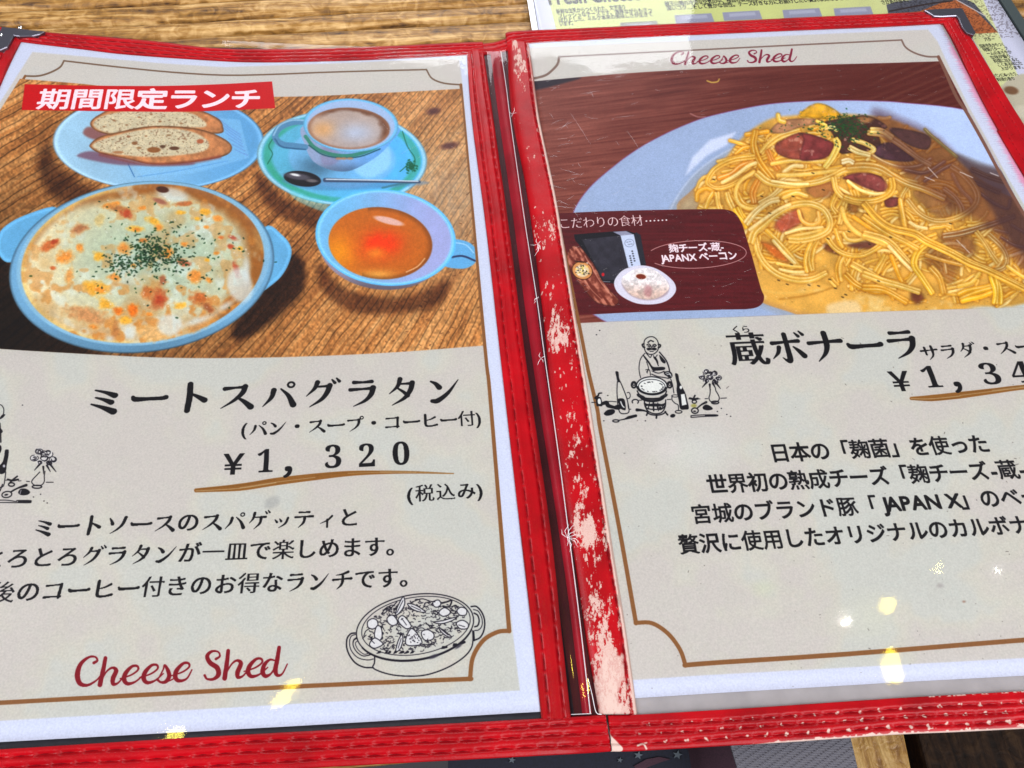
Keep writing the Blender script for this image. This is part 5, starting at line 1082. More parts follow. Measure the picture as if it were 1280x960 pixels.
# ---------------------------------------------------------------- table: strips of raised-grain wood
def wood_mat(name, c0, c1, c2, rough=.4, sc=1., ax=0, spec=.5):
    m, nt, b = mat_new(name); tc = N_(nt, 'ShaderNodeTexCoord'); mp = N_(nt, 'ShaderNodeMapping'); nt.links.new(tc.outputs['Object'], mp.inputs[0])
    mp.inputs['Scale'].default_value = (1, 9, 9) if ax == 0 else (9, 1, 9)
    oi = N_(nt, 'ShaderNodeObjectInfo'); ad = N_(nt, 'ShaderNodeVectorMath', operation='ADD'); nt.links.new(mp.outputs[0], ad.inputs[0]); nt.links.new(oi.outputs['Random'], ad.inputs[1])
    n = N_(nt, 'ShaderNodeTexNoise', Scale=26. * sc, Detail=7., Roughness=.62, Distortion=.6); nt.links.new(ad.outputs[0], n.inputs['Vector'])
    n2 = N_(nt, 'ShaderNodeTexNoise', Scale=130. * sc, Detail=4., Distortion=1.5); nt.links.new(tc.outputs['Object'], n2.inputs['Vector'])
    mx0 = N_(nt, 'ShaderNodeMath', operation='MULTIPLY_ADD'); mx0.inputs[1].default_value = .45; nt.links.new(n2.outputs['Fac'], mx0.inputs[0]); nt.links.new(n.outputs['Fac'], mx0.inputs[2])
    r = N_(nt, 'ShaderNodeValToRGB'); e = r.color_ramp.elements; e[0].position = .52; e[0].color = (*c0, 1); e[1].position = .95; e[1].color = (*c2, 1); k = e.new(.72); k.color = (*c1, 1)
    nt.links.new(mx0.outputs[0], r.inputs[0]); nt.links.new(r.outputs[0], b.inputs['Base Color'])
    bp = N_(nt, 'ShaderNodeBump', Strength=.9, Distance=.0009); nt.links.new(mx0.outputs[0], bp.inputs['Height']); nt.links.new(bp.outputs[0], b.inputs['Normal'])
    b.inputs['Roughness'].default_value = rough; b.inputs['Specular IOR Level'].default_value = spec
    return m
M['wood'] = wood_mat('worn_golden_table_wood', (.035, .010, .002), (.30, .145, .030), (.66, .42, .17), .42, spec=.35)
M['dark_wood'] = wood_mat('dark_stained_wood', (.004, .002, .001), (.016, .007, .003), (.04, .02, .008), .7, 1.4, ax=1, spec=.12)
M['light_wood'] = wood_mat('pale_oak', (.16, .065, .012), (.34, .18, .045), (.52, .33, .12), .35, 1.6, ax=1)

TZ = -4.2
table = thing('table', 'golden wooden table top of narrow worn strips under the red menu', 'table', (0, 0, TZ * MM))
seam_px = [[(0, 56), (160, 47.5), (328, 38.5), (667, 21)], [(0, 33.5), (240, 22.5), (667, 1)], [(0, 10.5), (284, -3)]]
s0 = unp([(0, 34), (667, 1)], hflat(TZ)); ang = math.atan2(*(s0[1] - s0[0])[::-1]); nrm = np.array([-math.sin(ang), math.cos(ang)]); dr = np.array([math.cos(ang), math.sin(ang)])
d0 = float(s0[0] @ nrm); d1 = float(unp([(0, 56)], hflat(TZ))[0] @ nrm); d2 = float(unp([(0, 10.5)], hflat(TZ))[0] @ nrm)
edges_ = [d1 - 17.5 * k for k in range(22, 0, -1)] + [d1, d0, d2] + [d2 + 19 + 18.5 * k for k in range(16)]
prng = np.random.default_rng(3)
for a, b in zip(edges_[:-1], edges_[1:]):
    if dr[1] * 0 + b < -288: continue
    n, m = 90, 11; g = 1.15
    tt = np.linspace(-620, 560, n); ww = np.linspace(0, 1, m)
    wob = lambda t, e: .9 * np.sin(t / 61. + e * 1.7) + .5 * np.sin(t / 23. + e * 3.1)
    A = a + wob(tt, a) + g; Bq = b + wob(tt, b) - g
    dd = A[:, None] + (Bq - A)[:, None] * ww[None]; zz_ = TZ - 2.0 * np.abs(2 * ww - 1) ** 5 + .45 * (vnoise(tt[:, None] / 14, dd / 5, 4) - .5)
    P_ = tt[:, None, None] * dr + dd[..., None] * nrm
    V = np.concatenate([P_, np.broadcast_to(zz_, dd.shape)[..., None]], -1).reshape(-1, 3)
    F = grid_faces(n, m)[:, ::-1].tolist(); k = len(V)
    lo0 = V[[i * m for i in range(n)]] * [1, 1, 0] + [0, 0, TZ - 22]; lo1 = V[[i * m + m - 1 for i in range(n)]] * [1, 1, 0] + [0, 0, TZ - 22]
    V = np.vstack([V, lo0, lo1])
    for i in range(n - 1): F.append([i * m, k + i, k + i + 1, (i + 1) * m][::1]); F.append([i * m + m - 1, (i + 1) * m + m - 1, k + n + i + 1, k + n + i])
    F.append([k + j for j in (0, n)] + [m - 1] + [0]); F.append([(n - 1) * m, (n - 1) * m + m - 1, k + 2 * n - 1, k + n - 1])
    mesh('plank', V, F, M['wood'], table)

# ---------------------------------------------------------------- red menu folder
menu = thing('menu_folder', 'open red vinyl menu folder with stitched edges and worn centre strip', 'menu', (0, 0, -2.6 * MM))
def slab(name, P, z0off, thick, mat, parent, h=hmenu, n=24):
    """board whose outline is the quad P (photo outline found on the surface), following the surface"""
    q = unp(P, h, z0off); u, v = np.meshgrid(np.linspace(0, 1, n), np.linspace(0, 1, n), indexing='ij')
    XY = (q[0] * ((1 - u) * (1 - v))[..., None] + q[1] * (u * (1 - v))[..., None] + q[2] * (u * v)[..., None] + q[3] * ((1 - u) * v)[..., None])
    Z = h(XY[..., 0], XY[..., 1]) + z0off; T = np.concatenate([XY, Z[..., None]], -1).reshape(-1, 3); Bt = T - [0, 0, thick]
    F = grid_faces(n, n).tolist() + (grid_faces(n, n, n * n)[:, ::-1]).tolist()
    ring = [i * n for i in range(n)] + [(n - 1) * n + j for j in range(1, n)] + [i * n + n - 1 for i in range(n - 2, -1, -1)] + [j for j in range(n - 2, 0, -1)]
    for i in range(len(ring)): a, b = ring[i], ring[(i + 1) % len(ring)]; F.append([b, a, a + n * n, b + n * n])
    return mesh(name, np.vstack([T, Bt]), F, mat, parent)
slab('backing_board', [(4, 53), (604, 66), (722, 925), (-420, 975)], -.1, 2.2, M['black_board'], menu)
slab('backing_board', [(640, 46), (1196, 14), (1700, 880), (760, 925)], -.1, 2.2, M['grey_board'], menu)

def ribbon(name, A, B, mat, rows=(), off=1.0, pitch=6., depth=.55, thick=3.2, step=.6, crown=.35, uvb=None, m=40, parent=menu, lip=0., seed=0, cr=True):
    """stitched vinyl strip between two edge lines given on the photo; stitch rows dent the surface"""
    A = crom(A, 5) if cr and len(A) > 2 else np.array(A, float); B = crom(B, 5) if cr and len(B) > 2 else np.array(B, float)
    a = unp(A, hmenu, off); b = unp(B, hmenu, off); a, La = resample(a, 400); b, Lb = resample(b, 400)
    n = max(8, int(max(La, Lb) / step)); a, _ = resample(a, n); b, _ = resample(b, n)
    s = np.linspace(0, La, n)[:, None]; w = (np.sin(np.linspace(-np.pi / 2, np.pi / 2, m)) * .35 + np.linspace(-1, 1, m) * .65 + 1)[None] / 2 if 0 else np.linspace(0, 1, m)[None]
    width = float(np.mean(np.hypot(*(a - b).T)))
    XY = a[:, None] + (b - a)[:, None] * w[0][None, :, None]
    z = off + crown * (1 - (2 * w - 1) ** 4) - crown + 0 * s
    for i, r in enumerate(rows):
        ph = (s / pitch + i * .37 + seed * .2) % 1; wob_ = r + .012 * np.sin(s / 7. + i)
        g = np.exp(-((w - wob_) * width / .42) ** 2); dash = smooth(.0, .12, ph) * smooth(1., .88, ph)
        z = z - depth * g * (.35 + .65 * dash) + depth * .55 * np.exp(-((w - wob_) * width / .8) ** 2) * (1 - dash)
        z = z + depth * .25 * np.exp(-((np.abs(w - wob_) * width - 1.1) / .6) ** 2)
    z = z + .12 * (fbm(s + 0 * w, w * width + seed * 50, 9, 3 + seed, 3) - .5) * 2
    X, Y = XY[..., 0], XY[..., 1]; Z = hmenu(X, Y) + z
    V = np.stack([X, Y, Z], -1).reshape(-1, 3); F = grid_faces(n, m)
    flip = ((b[0] - a[0])[0] * (a[-1] - a[0])[1] - (b[0] - a[0])[1] * (a[-1] - a[0])[0]) > 0
    F = (F if flip else F[:, ::-1]).tolist(); k = len(V)
    e0 = [i * m for i in range(n)]; e1 = [i * m + m - 1 for i in range(n)]
    V = np.vstack([V, V[e0] - [0, 0, thick], V[e1] - [0, 0, off + .05]])
    for i in range(n - 1):
        f1 = [e0[i], e0[i + 1], k + i + 1, k + i]; f2 = [e1[i + 1], e1[i], k + n + i, k + n + i + 1]
        F += [f1, f2] if flip else [f1[::-1], f2[::-1]]
    for i in (0, n - 1):
        f = [i * m + j for j in range(m)] + [k + n + i, k + i]; F.append(f if (i == 0) == flip else f[::-1])
    uv = None
    if uvb: uv = np.stack([(V[:, 0] - uvb[0]) / (uvb[1] - uvb[0]), (V[:, 1] - uvb[2]) / (uvb[3] - uvb[2])], 1)
    o = mesh(name, V, F, mat, parent, uv)
    # the threads themselves: one small spindle per stitch, lying in the dents
    TV, TF = [], []
    for i, r in enumerate(rows):
        sm = np.linspace(0, La, n)
        for c in np.arange((1.5 - (i * .37 + seed * .2) % 1) * pitch, La - 1, pitch):
            q = np.interp([c - pitch * .30, c + pitch * .30], sm, np.arange(n)); i0, i1 = int(q[0]), int(q[1])
            if i1 - i0 < 1: continue
            wr0 = r + .012 * math.sin(sm[i0] / 7. + i); wr1 = r + .012 * math.sin(sm[i1] / 7. + i)
            p0 = a[i0] + (b[i0] - a[i0]) * wr0; p1 = a[i1] + (b[i1] - a[i1]) * wr1; d = (p1 - p0) / (np.hypot(*(p1 - p0)) + 1e-6); nn = np.array([-d[1], d[0]]) * .16
            pm = (p0 + p1) / 2; zb = lambda p: float(hmenu(p[0], p[1])) + off - depth * .75
            o0 = len(TV); TV += [(*p0, zb(p0) - .2), (*(pm + nn), zb(pm) + .02), (*pm, zb(pm) + .2), (*(pm - nn), zb(pm) + .02), (*p1, zb(p1) - .2)]
            TF += [(o0, o0 + 1, o0 + 2), (o0, o0 + 2, o0 + 3), (o0 + 4, o0 + 2, o0 + 1), (o0 + 4, o0 + 3, o0 + 2)]
    if TV:
        t = mesh('stitching', TV, TF, M['thread'], o); t.matrix_parent_inverse = Matrix.Translation(-Vector(menu.location)); tag(t, kind='stuff')
        t.matrix_parent_inverse = Matrix.Identity(4)
    return o

# wear masks
def wear_canvas(x0, x1, y0, y1, res, off):
    W, Hh = int((x1 - x0) * res), int((y1 - y0) * res); u, v = np.meshgrid((np.arange(W) + .5) / W, (np.arange(Hh) + .5) / Hh)
    X = x0 + u * (x1 - x0); Y = y0 + v * (y1 - y0); px, py = proj(X, Y, hmenu(X, Y) + off)
    def inv(x, y):
        q = unp(np.stack([x, y], 1), hmenu, off); return (q[:, 0] - x0) / (x1 - x0) * W, (q[:, 1] - y0) / (y1 - y0) * Hh
    return Canvas(px, py, inv, (0, 0, 0))
WH = (255, 255, 255)
rng = np.random.default_rng(8)
RS_L = [(634.5, 50), (636, 100), (641, 150), (659, 240), (680, 400), (693, 540), (716, 680), (734, 800), (750, 893)]
RS_R = [(661, 52), (668, 100), (675, 150), (696, 250), (721, 400), (744, 540), (766, 680), (785, 800), (797.5, 893)]
sb = (-22, 8, -305, 22); cw = wear_canvas(*sb, 6., 1.)
w = cw.win(560, 0, 900, 960); X, Y = cw.X[w], cw.Y[w]
xl = np.interp(Y, [p[1] for p in RS_L], [p[0] for p in RS_L]); xr = np.interp(Y, [p[1] for p in RS_R], [p[0] for p in RS_R]); tt = (X - xl) / (xr - xl)
n1 = fbm(X * 2.2, Y * .8, 13, 3, 5); n2 = fbm(X * 2.5, Y, 4.5, 8, 4); n3 = vnoise(X * 1.2, Y * .9, 6)
dens = np.interp(Y, [0, 60, 90, 120, 180, 260, 282, 300, 340, 405, 425, 445, 480, 530, 590, 640, 665, 690, 720, 760, 800, 840, 880, 900], [.3, .5, .42, .1, .12, .14, .34, .30, .12, .3, .46, .2, .12, .20, .26, .32, .62, .34, .12, .46, .44, .46, .62, .6])
cen = np.exp(-((tt - .42) / .34) ** 2)
v = n1 * .6 + n2 * .4 + .22 * cen * dens * 2 + dens * .30 - .10 * (n3 - .5)
cw.put(w, np.clip(smooth(.765, .835, v + .09 * (vnoise(X * 2.6, Y * 2.2, 9) - .5)), 0, 1) * (.62 + .38 * vnoise(X * 1.9, Y * 1.6, 2)), WH)
cw.put(w, smooth(.865 + .04 * n2, .90 + .04 * n2, tt) * smooth(.30, .38, n2 + .25 * n1 + .12 * (Y > 200)) * (.92 - .55 * smooth(0, 60, 160 - Y)), WH)     # pale frayed lip
q, d = cw.sdf(crom([(751, 826), (775, 820), (781, 850), (772, 866), (776, 885), (768, 897), (750, 890), (746, 860)], 5, True), 4)
if q is not None: 
    Xq, Yq = cw.X[q], cw.Y[q]; cw.put(q, smooth(3, -4, d + 16 * (fbm(Xq * 1.6, Yq, 7, 4, 4) - .5)) * (.55 + .4 * vnoise(Xq * 1.8, Yq * 1.5, 5)), WH)
for k in range(80):
    y = rng.uniform(250, 890); x = np.interp(y, [p[1] for p in RS_L], [p[0] for p in RS_L]) + rng.uniform(2, 30); cw.L([(x, y), (x + rng.normal(0, .7), y + rng.uniform(1, 4))], rng.uniform(.5, 1.3), WH, .8)
wear_spine = image_from('spine_wear_mask', cw.I, True)

BB_in = [(700, 896), (760, 894), (797, 893), (900, 887), (1000, 880.5), (1120, 872.5), (1200, 868), (1280, 863.5), (1500, 851)]
BB_out = [(700, 944), (765, 938.5), (797, 938), (900, 932), (1000, 926), (1120, 917.5), (1200, 914), (1280, 910), (1530, 897)]
bb = (-32, 232, -312, -284); cb = wear_canvas(*bb, 6., 1.)
yi = lambda P, x: float(np.interp(x, [p[0] for p in P], [p[1] for p in P]))
for i, (r, x0) in enumerate(((.30, 812), (.54, 800), (.80, 806))):
    x = x0
    while x < 1500:
        ya, yb = yi(BB_in, x), yi(BB_out, x); y = ya + (yb - ya) * r; big = (.7 + .6 * smooth(850, 1150, x)) * (.8, .95, 1.25)[i]
        for k in range(rng.integers(2, 4)): cb.E(x + rng.normal(0, 1.2), y + rng.normal(0, .9), rng.uniform(.8, 1.9) * big, rng.uniform(.6, 1.3) * big, rng.uniform(0, 90), WH, 1, .95)
        x += 25.5 + rng.normal(0, 1.2)
w = cb.win(740, 840, 1600, 960); X, Y = cb.X[w], cb.Y[w]
ob = np.interp(X, [p[0] for p in BB_out], [p[1] for p in BB_out]) - Y; ib = Y - np.interp(X, [p[0] for p in BB_in], [p[1] for p in BB_in])
n1 = fbm(X, Y * 2, 14, 6, 5); n2 = fbm(X, Y, 5, 3, 4)
cb.put(w, smooth(.5, -.5, ob - (1.0 + 11 * np.clip(n1 * .6 + n2 * .4 - .50, 0, 1) * 3 * smooth(900, 1100, X)) + 3 * smooth(1000, 900, X)), WH)
cb.put(w, smooth(.56, .60, n1 * .5 + n2 * .5) * smooth(2.2, .6, ib) * smooth(1090, 1150, X), WH)
cb.P([(753, 890), (757, 912), (757, 928), (752, 938), (762, 946), (778, 938), (774, 930), (764, 920), (760, 905), (757, 890)], WH, 1); cb.L([(797, 932), (804, 930), (808, 936)], 2, WH)
wear_bottom = image_from('bottom_wear_mask', cb.I, True)
M['red_worn'] = leather('worn_red_vinyl', RED, wear_spine); M['red_worn_bottom'] = leather('chipped_red_vinyl', RED, wear_bottom)

# left panel trims
tag(ribbon('edge_trim', [(-60, 22), (0, 33), (59, 39.5), (120, 44), (197, 51), (265, 59), (330, 60.5), (400, 59.5), (500, 56), (560, 53), (603, 51.5)], [(-60, 34), (0, 46), (25, 51), (100, 60), (160, 67), (275, 75), (330, 76.5), (400, 75.5), (500, 72), (583, 67.5), (606, 66)], M['red'], (.28, .55, .82), 1.0, 5.6, .4, seed=1))
ribbon('edge_trim', [(-14, 30), (-40, 85), (-75, 150), (-130, 260), (-420, 940)], [(26, 50), (14, 74), (0, 105), (-40, 200), (-350, 938)], M['red'], (.3, .7), 1.0, 5.6, .4, seed=2)
ribbon('edge_trim', [(-420, 1010), (-200, 996), (0, 985), (180, 974), (360, 961), (540, 951), (720, 941.5), (764, 938.5)], [(-420, 958), (-200, 948), (0, 936.5), (160, 926.5), (360, 915), (520, 906.5), (675, 898), (757, 893.5)], M['red'], (.80, .52, .22), 1.15, 6., .65, seed=3)
ribbon('centre_strip', [(583, 62), (590, 150), (607, 280), (625, 440), (650, 660), (664, 780), (677, 900)], [(604, 62), (617, 150), (637, 290), (656, 440), (688, 660), (702, 790), (714, 900)], M['red'], (.28, .80), 1.05, 6., .42, seed=4)
# right panel trims
tag(ribbon('edge_trim', [(632, 44), (640, 38.5), (720, 34.5), (850, 28.5), (1000, 21), (1100, 16.5), (1196, 11.5)], [(634, 58), (661, 53), (720, 49.5), (850, 43), (1000, 36.5), (1100, 32.5), (1186, 28)], M['red'], (.25, .52, .78), 1.1, 5.6, .45, seed=5))
ribbon('edge_trim', [(1194, 12), (1206, 34), (1219, 54), (1259, 120), (1280, 154), (1340, 250), (1730, 880)], [(1179, 27), (1189, 44), (1200, 66), (1226, 120), (1256, 175), (1282, 221), (1660, 850)], M['red'], (.35, .75), 1.1, 3.2, .22, seed=6)
tag(ribbon('edge_trim', BB_out[1:], BB_in[1:], M['red_worn_bottom'], (.70, .46, .20), 1.2, 6., .62, uvb=bb, seed=7), 'chipped red bottom trim with white spots along its stitches')
tag(ribbon('centre_strip', RS_L, RS_R, M['red_worn'], (.86,), 1.35, 5., .5, crown=1.0, uvb=sb, seed=8), 'red centre strip worn through to pale fabric')
# spine
def sweep(name, A, B, prof, mat, parent=menu, m=24, n=220, off=0., thick=1.5):
    A = crom(A, 5); B = crom(B, 5); a = unp(A, hmenu, off); b = unp(B, hmenu, off); a, _ = resample(a, n); b, _ = resample(b, n); w = np.linspace(0, 1, m)
    XY = a[:, None] + (b - a)[:, None] * w[None, :, None]; Z = hmenu(XY[..., 0], XY[..., 1]) + off + np.array([prof(q) for q in w])[None]
    Z = Z + .15 * (fbm(XY[..., 0] * 2, XY[..., 1], 8, 3, 3) - .5)
    V = np.concatenate([XY, Z[..., None]], -1).reshape(-1, 3); return mesh(name, V, grid_faces(n, m).tolist(), mat, parent)
SPL = [(600, 55), (613, 150), (633, 290), (652, 440), (684, 660), (698, 790), (712, 938)]; SPR = [(640, 44), (645, 150), (668, 290), (688, 440), (716, 660), (738, 800), (760, 938)]
sweep('spine', SPL, SPR, lambda q: -.4, M['maroon'])
sweep('spine_fold', [(613, 66), (624, 150), (640, 260), (664, 440), (695, 640), (712, 760), (728, 893)], [(627, 66), (638, 150), (655, 260), (678, 440), (708, 640), (724, 760), (740, 893)], lambda q: 1.5 * math.sin(q * math.pi) ** .7 - .3, M['spine_red'])
ribbon('spine_tab', [(598, 54), (618, 52), (640, 45)], [(604, 67), (620, 65), (640, 60)], M['red'], (.3, .7), .5, 3., .5, seed=9)
ribbon('spine_tab', [(712, 942), (735, 940), (758, 938)], [(708, 896), (735, 894.5), (756, 893)], M['red'], (.80, .52, .22), .7, 6., .5, seed=10)
def tube(name, P, r, mat, parent, off, h=hmenu, rn=6, n=80, wob=0., rng_=None):
    a = unp(crom(P, 5) if len(P) > 2 else P, h, off); a, _ = resample(a, n); V = []; F = []
    z = h(a[:, 0], a[:, 1]) + off
    for i in range(n):
        t = a[min(i + 1, n - 1)] - a[max(i - 1, 0)]; t = t / (np.hypot(*t) + 1e-9); nn = np.array([-t[1], t[0]])
        for k in range(rn): c, s = math.cos(2 * math.pi * k / rn), math.sin(2 * math.pi * k / rn); V.append((*(a[i] + nn * r * c), z[i] + r * s))
    for i in range(n - 1):
        for k in range(rn): F.append([i * rn + k, i * rn + (k + 1) % rn, (i + 1) * rn + (k + 1) % rn, (i + 1) * rn + k])
    return mesh(name, V, F, mat, parent)
tube('film_edge', [(626, 64), (633, 110), (638, 150), (655, 270), (672, 380), (680, 440), (697, 560), (710, 660), (724, 770), (738, 892)], .17, M['film_edge'], menu, 1.4)
tube('film_edge', [(735, 848), (740, 868), (745, 890), (752, 893)], .11, M['film_edge'], menu, 1.2, n=30)
tube('film_edge', [(714, 893), (726, 892.5), (739, 892)], .09, M['film_edge'], menu, 1.2, n=20)
# clear pockets
def film(name, P, off, n=60, amp=.0, seed=0, h=hmenu, parent=None):
    q = unp(P, h, off); u, v = np.meshgrid(np.linspace(0, 1, n), np.linspace(0, 1, n), indexing='ij')
    XY = (q[0] * ((1 - u) * (1 - v))[..., None] + q[1] * (u * (1 - v))[..., None] + q[2] * (u * v)[..., None] + q[3] * ((1 - u) * v)[..., None])
    Z = h(XY[..., 0], XY[..., 1]) + off + amp * (fbm(XY[..., 0] + 500, XY[..., 1] + 900, 38, seed, 2) - .5)
    return mesh(name, np.concatenate([XY, Z[..., None]], -1).reshape(-1, 3), grid_faces(n, n).tolist(), M['film'], parent or menu)
film('clear_pocket', [(-60, 34), (594, 64), (700, 900), (-420, 962)], .75, amp=.25, seed=2)
film('clear_pocket', [(650, 52), (1183, 26), (1680, 855), (790, 897)], .75, amp=.25, seed=7)
film('spine_film', [(608, 64), (632, 62), (745, 893), (708, 895)], 1.9, 40, .5, seed=4)

# metal corners
def plate(name, P, off, th, mat, parent, h=hmenu, bev=.5):
    C = unp(P, h, off); n = len(C); c = C.mean(0); ar = sum(C[i, 0] * C[(i + 1) % n, 1] - C[(i + 1) % n, 0] * C[i, 1] for i in range(n))
    if ar < 0: C = C[::-1]
    inn = []
    for i in range(n):
        e0 = C[i] - C[i - 1]; e1 = C[(i + 1) % n] - C[i]; n0 = np.array([-e0[1], e0[0]]) / (np.hypot(*e0) + 1e-9); n1 = np.array([-e1[1], e1[0]]) / (np.hypot(*e1) + 1e-9); k = n0 + n1; inn.append(C[i] + k / (k @ k + .3) * bev * 1.3)
    inn = np.array(inn); zc_ = h(C[:, 0], C[:, 1]) + off; zi = h(inn[:, 0], inn[:, 1]) + off
    V = np.vstack([np.c_[C, zc_ - th], np.c_[C, zc_ - bev * .6], np.c_[inn, zi]]); F = [list(range(2 * n, 3 * n))]
    for L_ in range(2):
        for i in range(n): j = (i + 1) % n; F.append([L_ * n + i, L_ * n + j, (L_ + 1) * n + j, (L_ + 1) * n + i])
    F.append(list(range(n))[::-1])
    return mesh(name, V, F, mat, parent, sm=False)
def rivet(P, parent, off):
    q = unp([P])[0]; V = []; F = []; z = float(hmenu(q[0], q[1])) + off
    for r, dz in ((.9, 0), (.75, .35), (.35, .5)):
        for k in range(10): V.append((q[0] + r * math.cos(k * .628), q[1] + r * math.sin(k * .628), z + dz))
    for L_ in range(2):
        for k in range(10): F.append([L_ * 10 + k, L_ * 10 + (k + 1) % 10, L_ * 10 + 10 + (k + 1) % 10, L_ * 10 + 10 + k])
    F.append([20 + k for k in range(10)]); o = mesh('rivet', V, F, M['rivet'], parent); o.matrix_parent_inverse = Matrix.Identity(4); return o
mc = plate('metal_corner', [(1156, 12.5), (1160, 11.5), (1200, 9.5), (1203.5, 10.5), (1212, 26), (1220, 40.5), (1217.5, 43.5), (1209, 41), (1203, 34), (1198.5, 22.5), (1195.5, 19.5), (1176, 20.5), (1168, 20)], 2.2, 4.6, M['metal'], menu)
mc = plate('metal_corner', [(2, 33), (20, 34.8), (38, 37), (56, 38.8), (50, 42.6), (40, 44.8), (24, 45), (17, 44), (14, 50), (9, 58.5), (0, 62.5), (-10, 63), (-12, 58), (-5, 46)], 2.2, 4.6, M['metal'], menu)
rivet((28.5, 39.8), mc, 2.2); rivet((4.5, 49), mc, 2.2)

# hairline scuffs on the clear film
def scuffs(name, strokes, off, parent, rad=.05):
    V, F = [], []
    for P in strokes:
        P = np.array(P, float); q = unp(P, hmenu, off); z = hmenu(q[:, 0], q[:, 1]) + off
        for i in range(len(q) - 1):
            d = q[i + 1] - q[i]; nn = np.array([-d[1], d[0]]) / (np.hypot(*d) + 1e-9); r0 = rad * (1 if i else .4); r1 = rad * (1 if i < len(q) - 2 else .3); o = len(V)
            V += [(*(q[i] + nn * r0), z[i]), (*(q[i] - nn * r0), z[i]), (*(q[i + 1] - nn * r1), z[i + 1]), (*(q[i + 1] + nn * r1), z[i + 1])]; F.append((o, o + 1, o + 2, o + 3))
    return tag(mesh(name, V, F, M['scuff'], parent, sm=False), kind='stuff')
S_ = []; rng = np.random.default_rng(12)
for cx, cy, nn_, l in ((672, 305, 7, 16), (709, 672, 9, 22), (641, 142, 4, 8), (676, 448, 4, 10), (668, 375, 3, 8)):
    for k in range(nn_): a = rng.uniform(0, 6.28); L_ = l * rng.uniform(.4, 1); S_.append([(cx, cy), (cx + L_ * .5 * math.cos(a) + rng.normal(0, 1), cy + L_ * .5 * math.sin(a)), (cx + L_ * .8 * math.cos(a + .3), cy + L_ * math.sin(a + .2))])
scuffs('scuff', S_, 2.4, menu, .07)
S_ = []
for k in range(70):
    x, y = rng.uniform(672, 860), rng.uniform(95, 262); x = 672 + (x - 672) * rng.uniform(.2, 1); a = rng.choice([-.5, -.25, .15, .9]) + rng.normal(0, .15); L_ = rng.exponential(8) + 2
    S_.append([(x, y), (x + L_ * .5 * math.cos(a), y + L_ * .5 * math.sin(a) + rng.normal(0, .6)), (x + L_ * math.cos(a), y + L_ * math.sin(a))])
for k in range(130):
    x, y = rng.uniform(715, 950), rng.uniform(262, 390); a = rng.uniform(-.6, .6); L_ = rng.exponential(2.2) + .8; S_.append([(x, y), (x + L_ * math.cos(a), y + L_ * math.sin(a))])
for k in range(40):
    x, y = rng.uniform(860, 1200), rng.uniform(85, 160); a = rng.uniform(-.6, .4); L_ = rng.exponential(4) + 1; S_.append([(x, y), (x + L_ * math.cos(a), y + L_ * math.sin(a))])
for k in range(26):
    x, y = rng.uniform(470, 596), rng.uniform(78, 200); a = rng.uniform(-.9, .9); L_ = rng.exponential(8) + 2; S_.append([(x, y), (x + L_ * math.cos(a), y + L_ * math.sin(a))])
scuffs('scuff', S_, 1.0, menu, .022)

# ---------------------------------------------------------------- the two printed sheets in the pockets
sheetL = thing('menu_sheet', 'printed left menu sheet with gratin photograph and red banner, priced 1,320 yen', 'menu sheet', (0, 0, .3 * MM), group='printed sheets in the menu pockets')
shL.build('paper', mL, sheetL)
sheetR = thing('menu_sheet', 'printed right menu sheet with carbonara photograph and brown ingredient box', 'menu sheet', (0, 0, .3 * MM), group='printed sheets in the menu pockets')
shR.build('paper', mR, sheetR)

# ---------------------------------------------------------------- the yellow cheese menu lying behind
HZ = -2.9; hy = hflat(HZ)
other = thing('menu_folder', 'pale yellow cheese menu in a dark edged clear sleeve under the red menu corner', 'menu', (0, 0, (TZ + .2) * MM))
shY = Sheet(float(unp([(669, 10)], hy)[0][0]), float(unp([(1250, 5)], hy)[0][0]) , [(560, -100), (1180, -130)], [(700, 330), (1420, 300)], hy, 0)
cvY = shY.canvas(5.0, (205, 205, 224))
w = cvY.win(500, -120, 1500, 420); X, Y = cvY.X[w], cvY.Y[w]
li = np.interp(Y, [-100, 0, 40], [660, 686, 696]); ri = np.interp(Y, [-100, 0, 100, 200, 300], [1170, 1229, 1275, 1340, 1400])
cvY.put(w, smooth(-1, 1, X - li) * smooth(-1, 1, ri - X), np.array([.80, .82, .52]) * (.95 + .1 * fbm(X, Y, 40, 3))[..., None] + smooth(900, 1250, X)[..., None] * np.array([.03, .02, .10]))
cvY.P([(1108, 6), (1120, 2), (1195, -6), (1218, 4), (1247, 40), (1224, 42), (1112, 26)], (84, 84, 96), 1, 1, False)
cvY.P([(1150, 14), (1180, 2), (1196, 0), (1218, 12), (1247, 40.5), (1224, 42), (1180, 41), (1130, 30), (1114, 18)], (180, 100, 52), 1, 1, False)
w = cvY.win(1108, 0, 1250, 45); X, Y = cvY.X[w], cvY.Y[w]; cvY.mul(w, smooth(1108, 1130, X) * smooth(.5, .7, vnoise(X / 1.5, Y / 1.2, 3)) * .6, (.55, .5, .5))
cvY.L([(1112, 14), (1160, 5), (1190, 1)], 2, (50, 36, 36)); cvY.L([(1196, 0), (1232, 20)], 1.2, (200, 190, 190))
cvY.P([(1252, 108), (1300, 96), (1360, 180), (1290, 190), (1268, 150)], (190, 182, 160), 3); cvY.E(1264, 113, 9, 5, 10, (120, 84, 56), 3); cvY.E(1280, 140, 14, 8, 10, (204, 196, 176), 5)
for x, y in ((775, 27), (843, 17.5), (903, 14), (978, 11), (1042, 9)):
    cvY.P([(x, y + 1.5), (x + 46, y - 1), (x + 50, y + 10), (x + 2, y + 12)], (150, 150, 172) if x > 800 else (140, 140, 130), 1, 1, False); cvY.P([(x + 8, y + 3), (x + 40, y + 1), (x + 42, y + 5), (x + 9, y + 7)], (186, 188, 205), 2, .6, False)
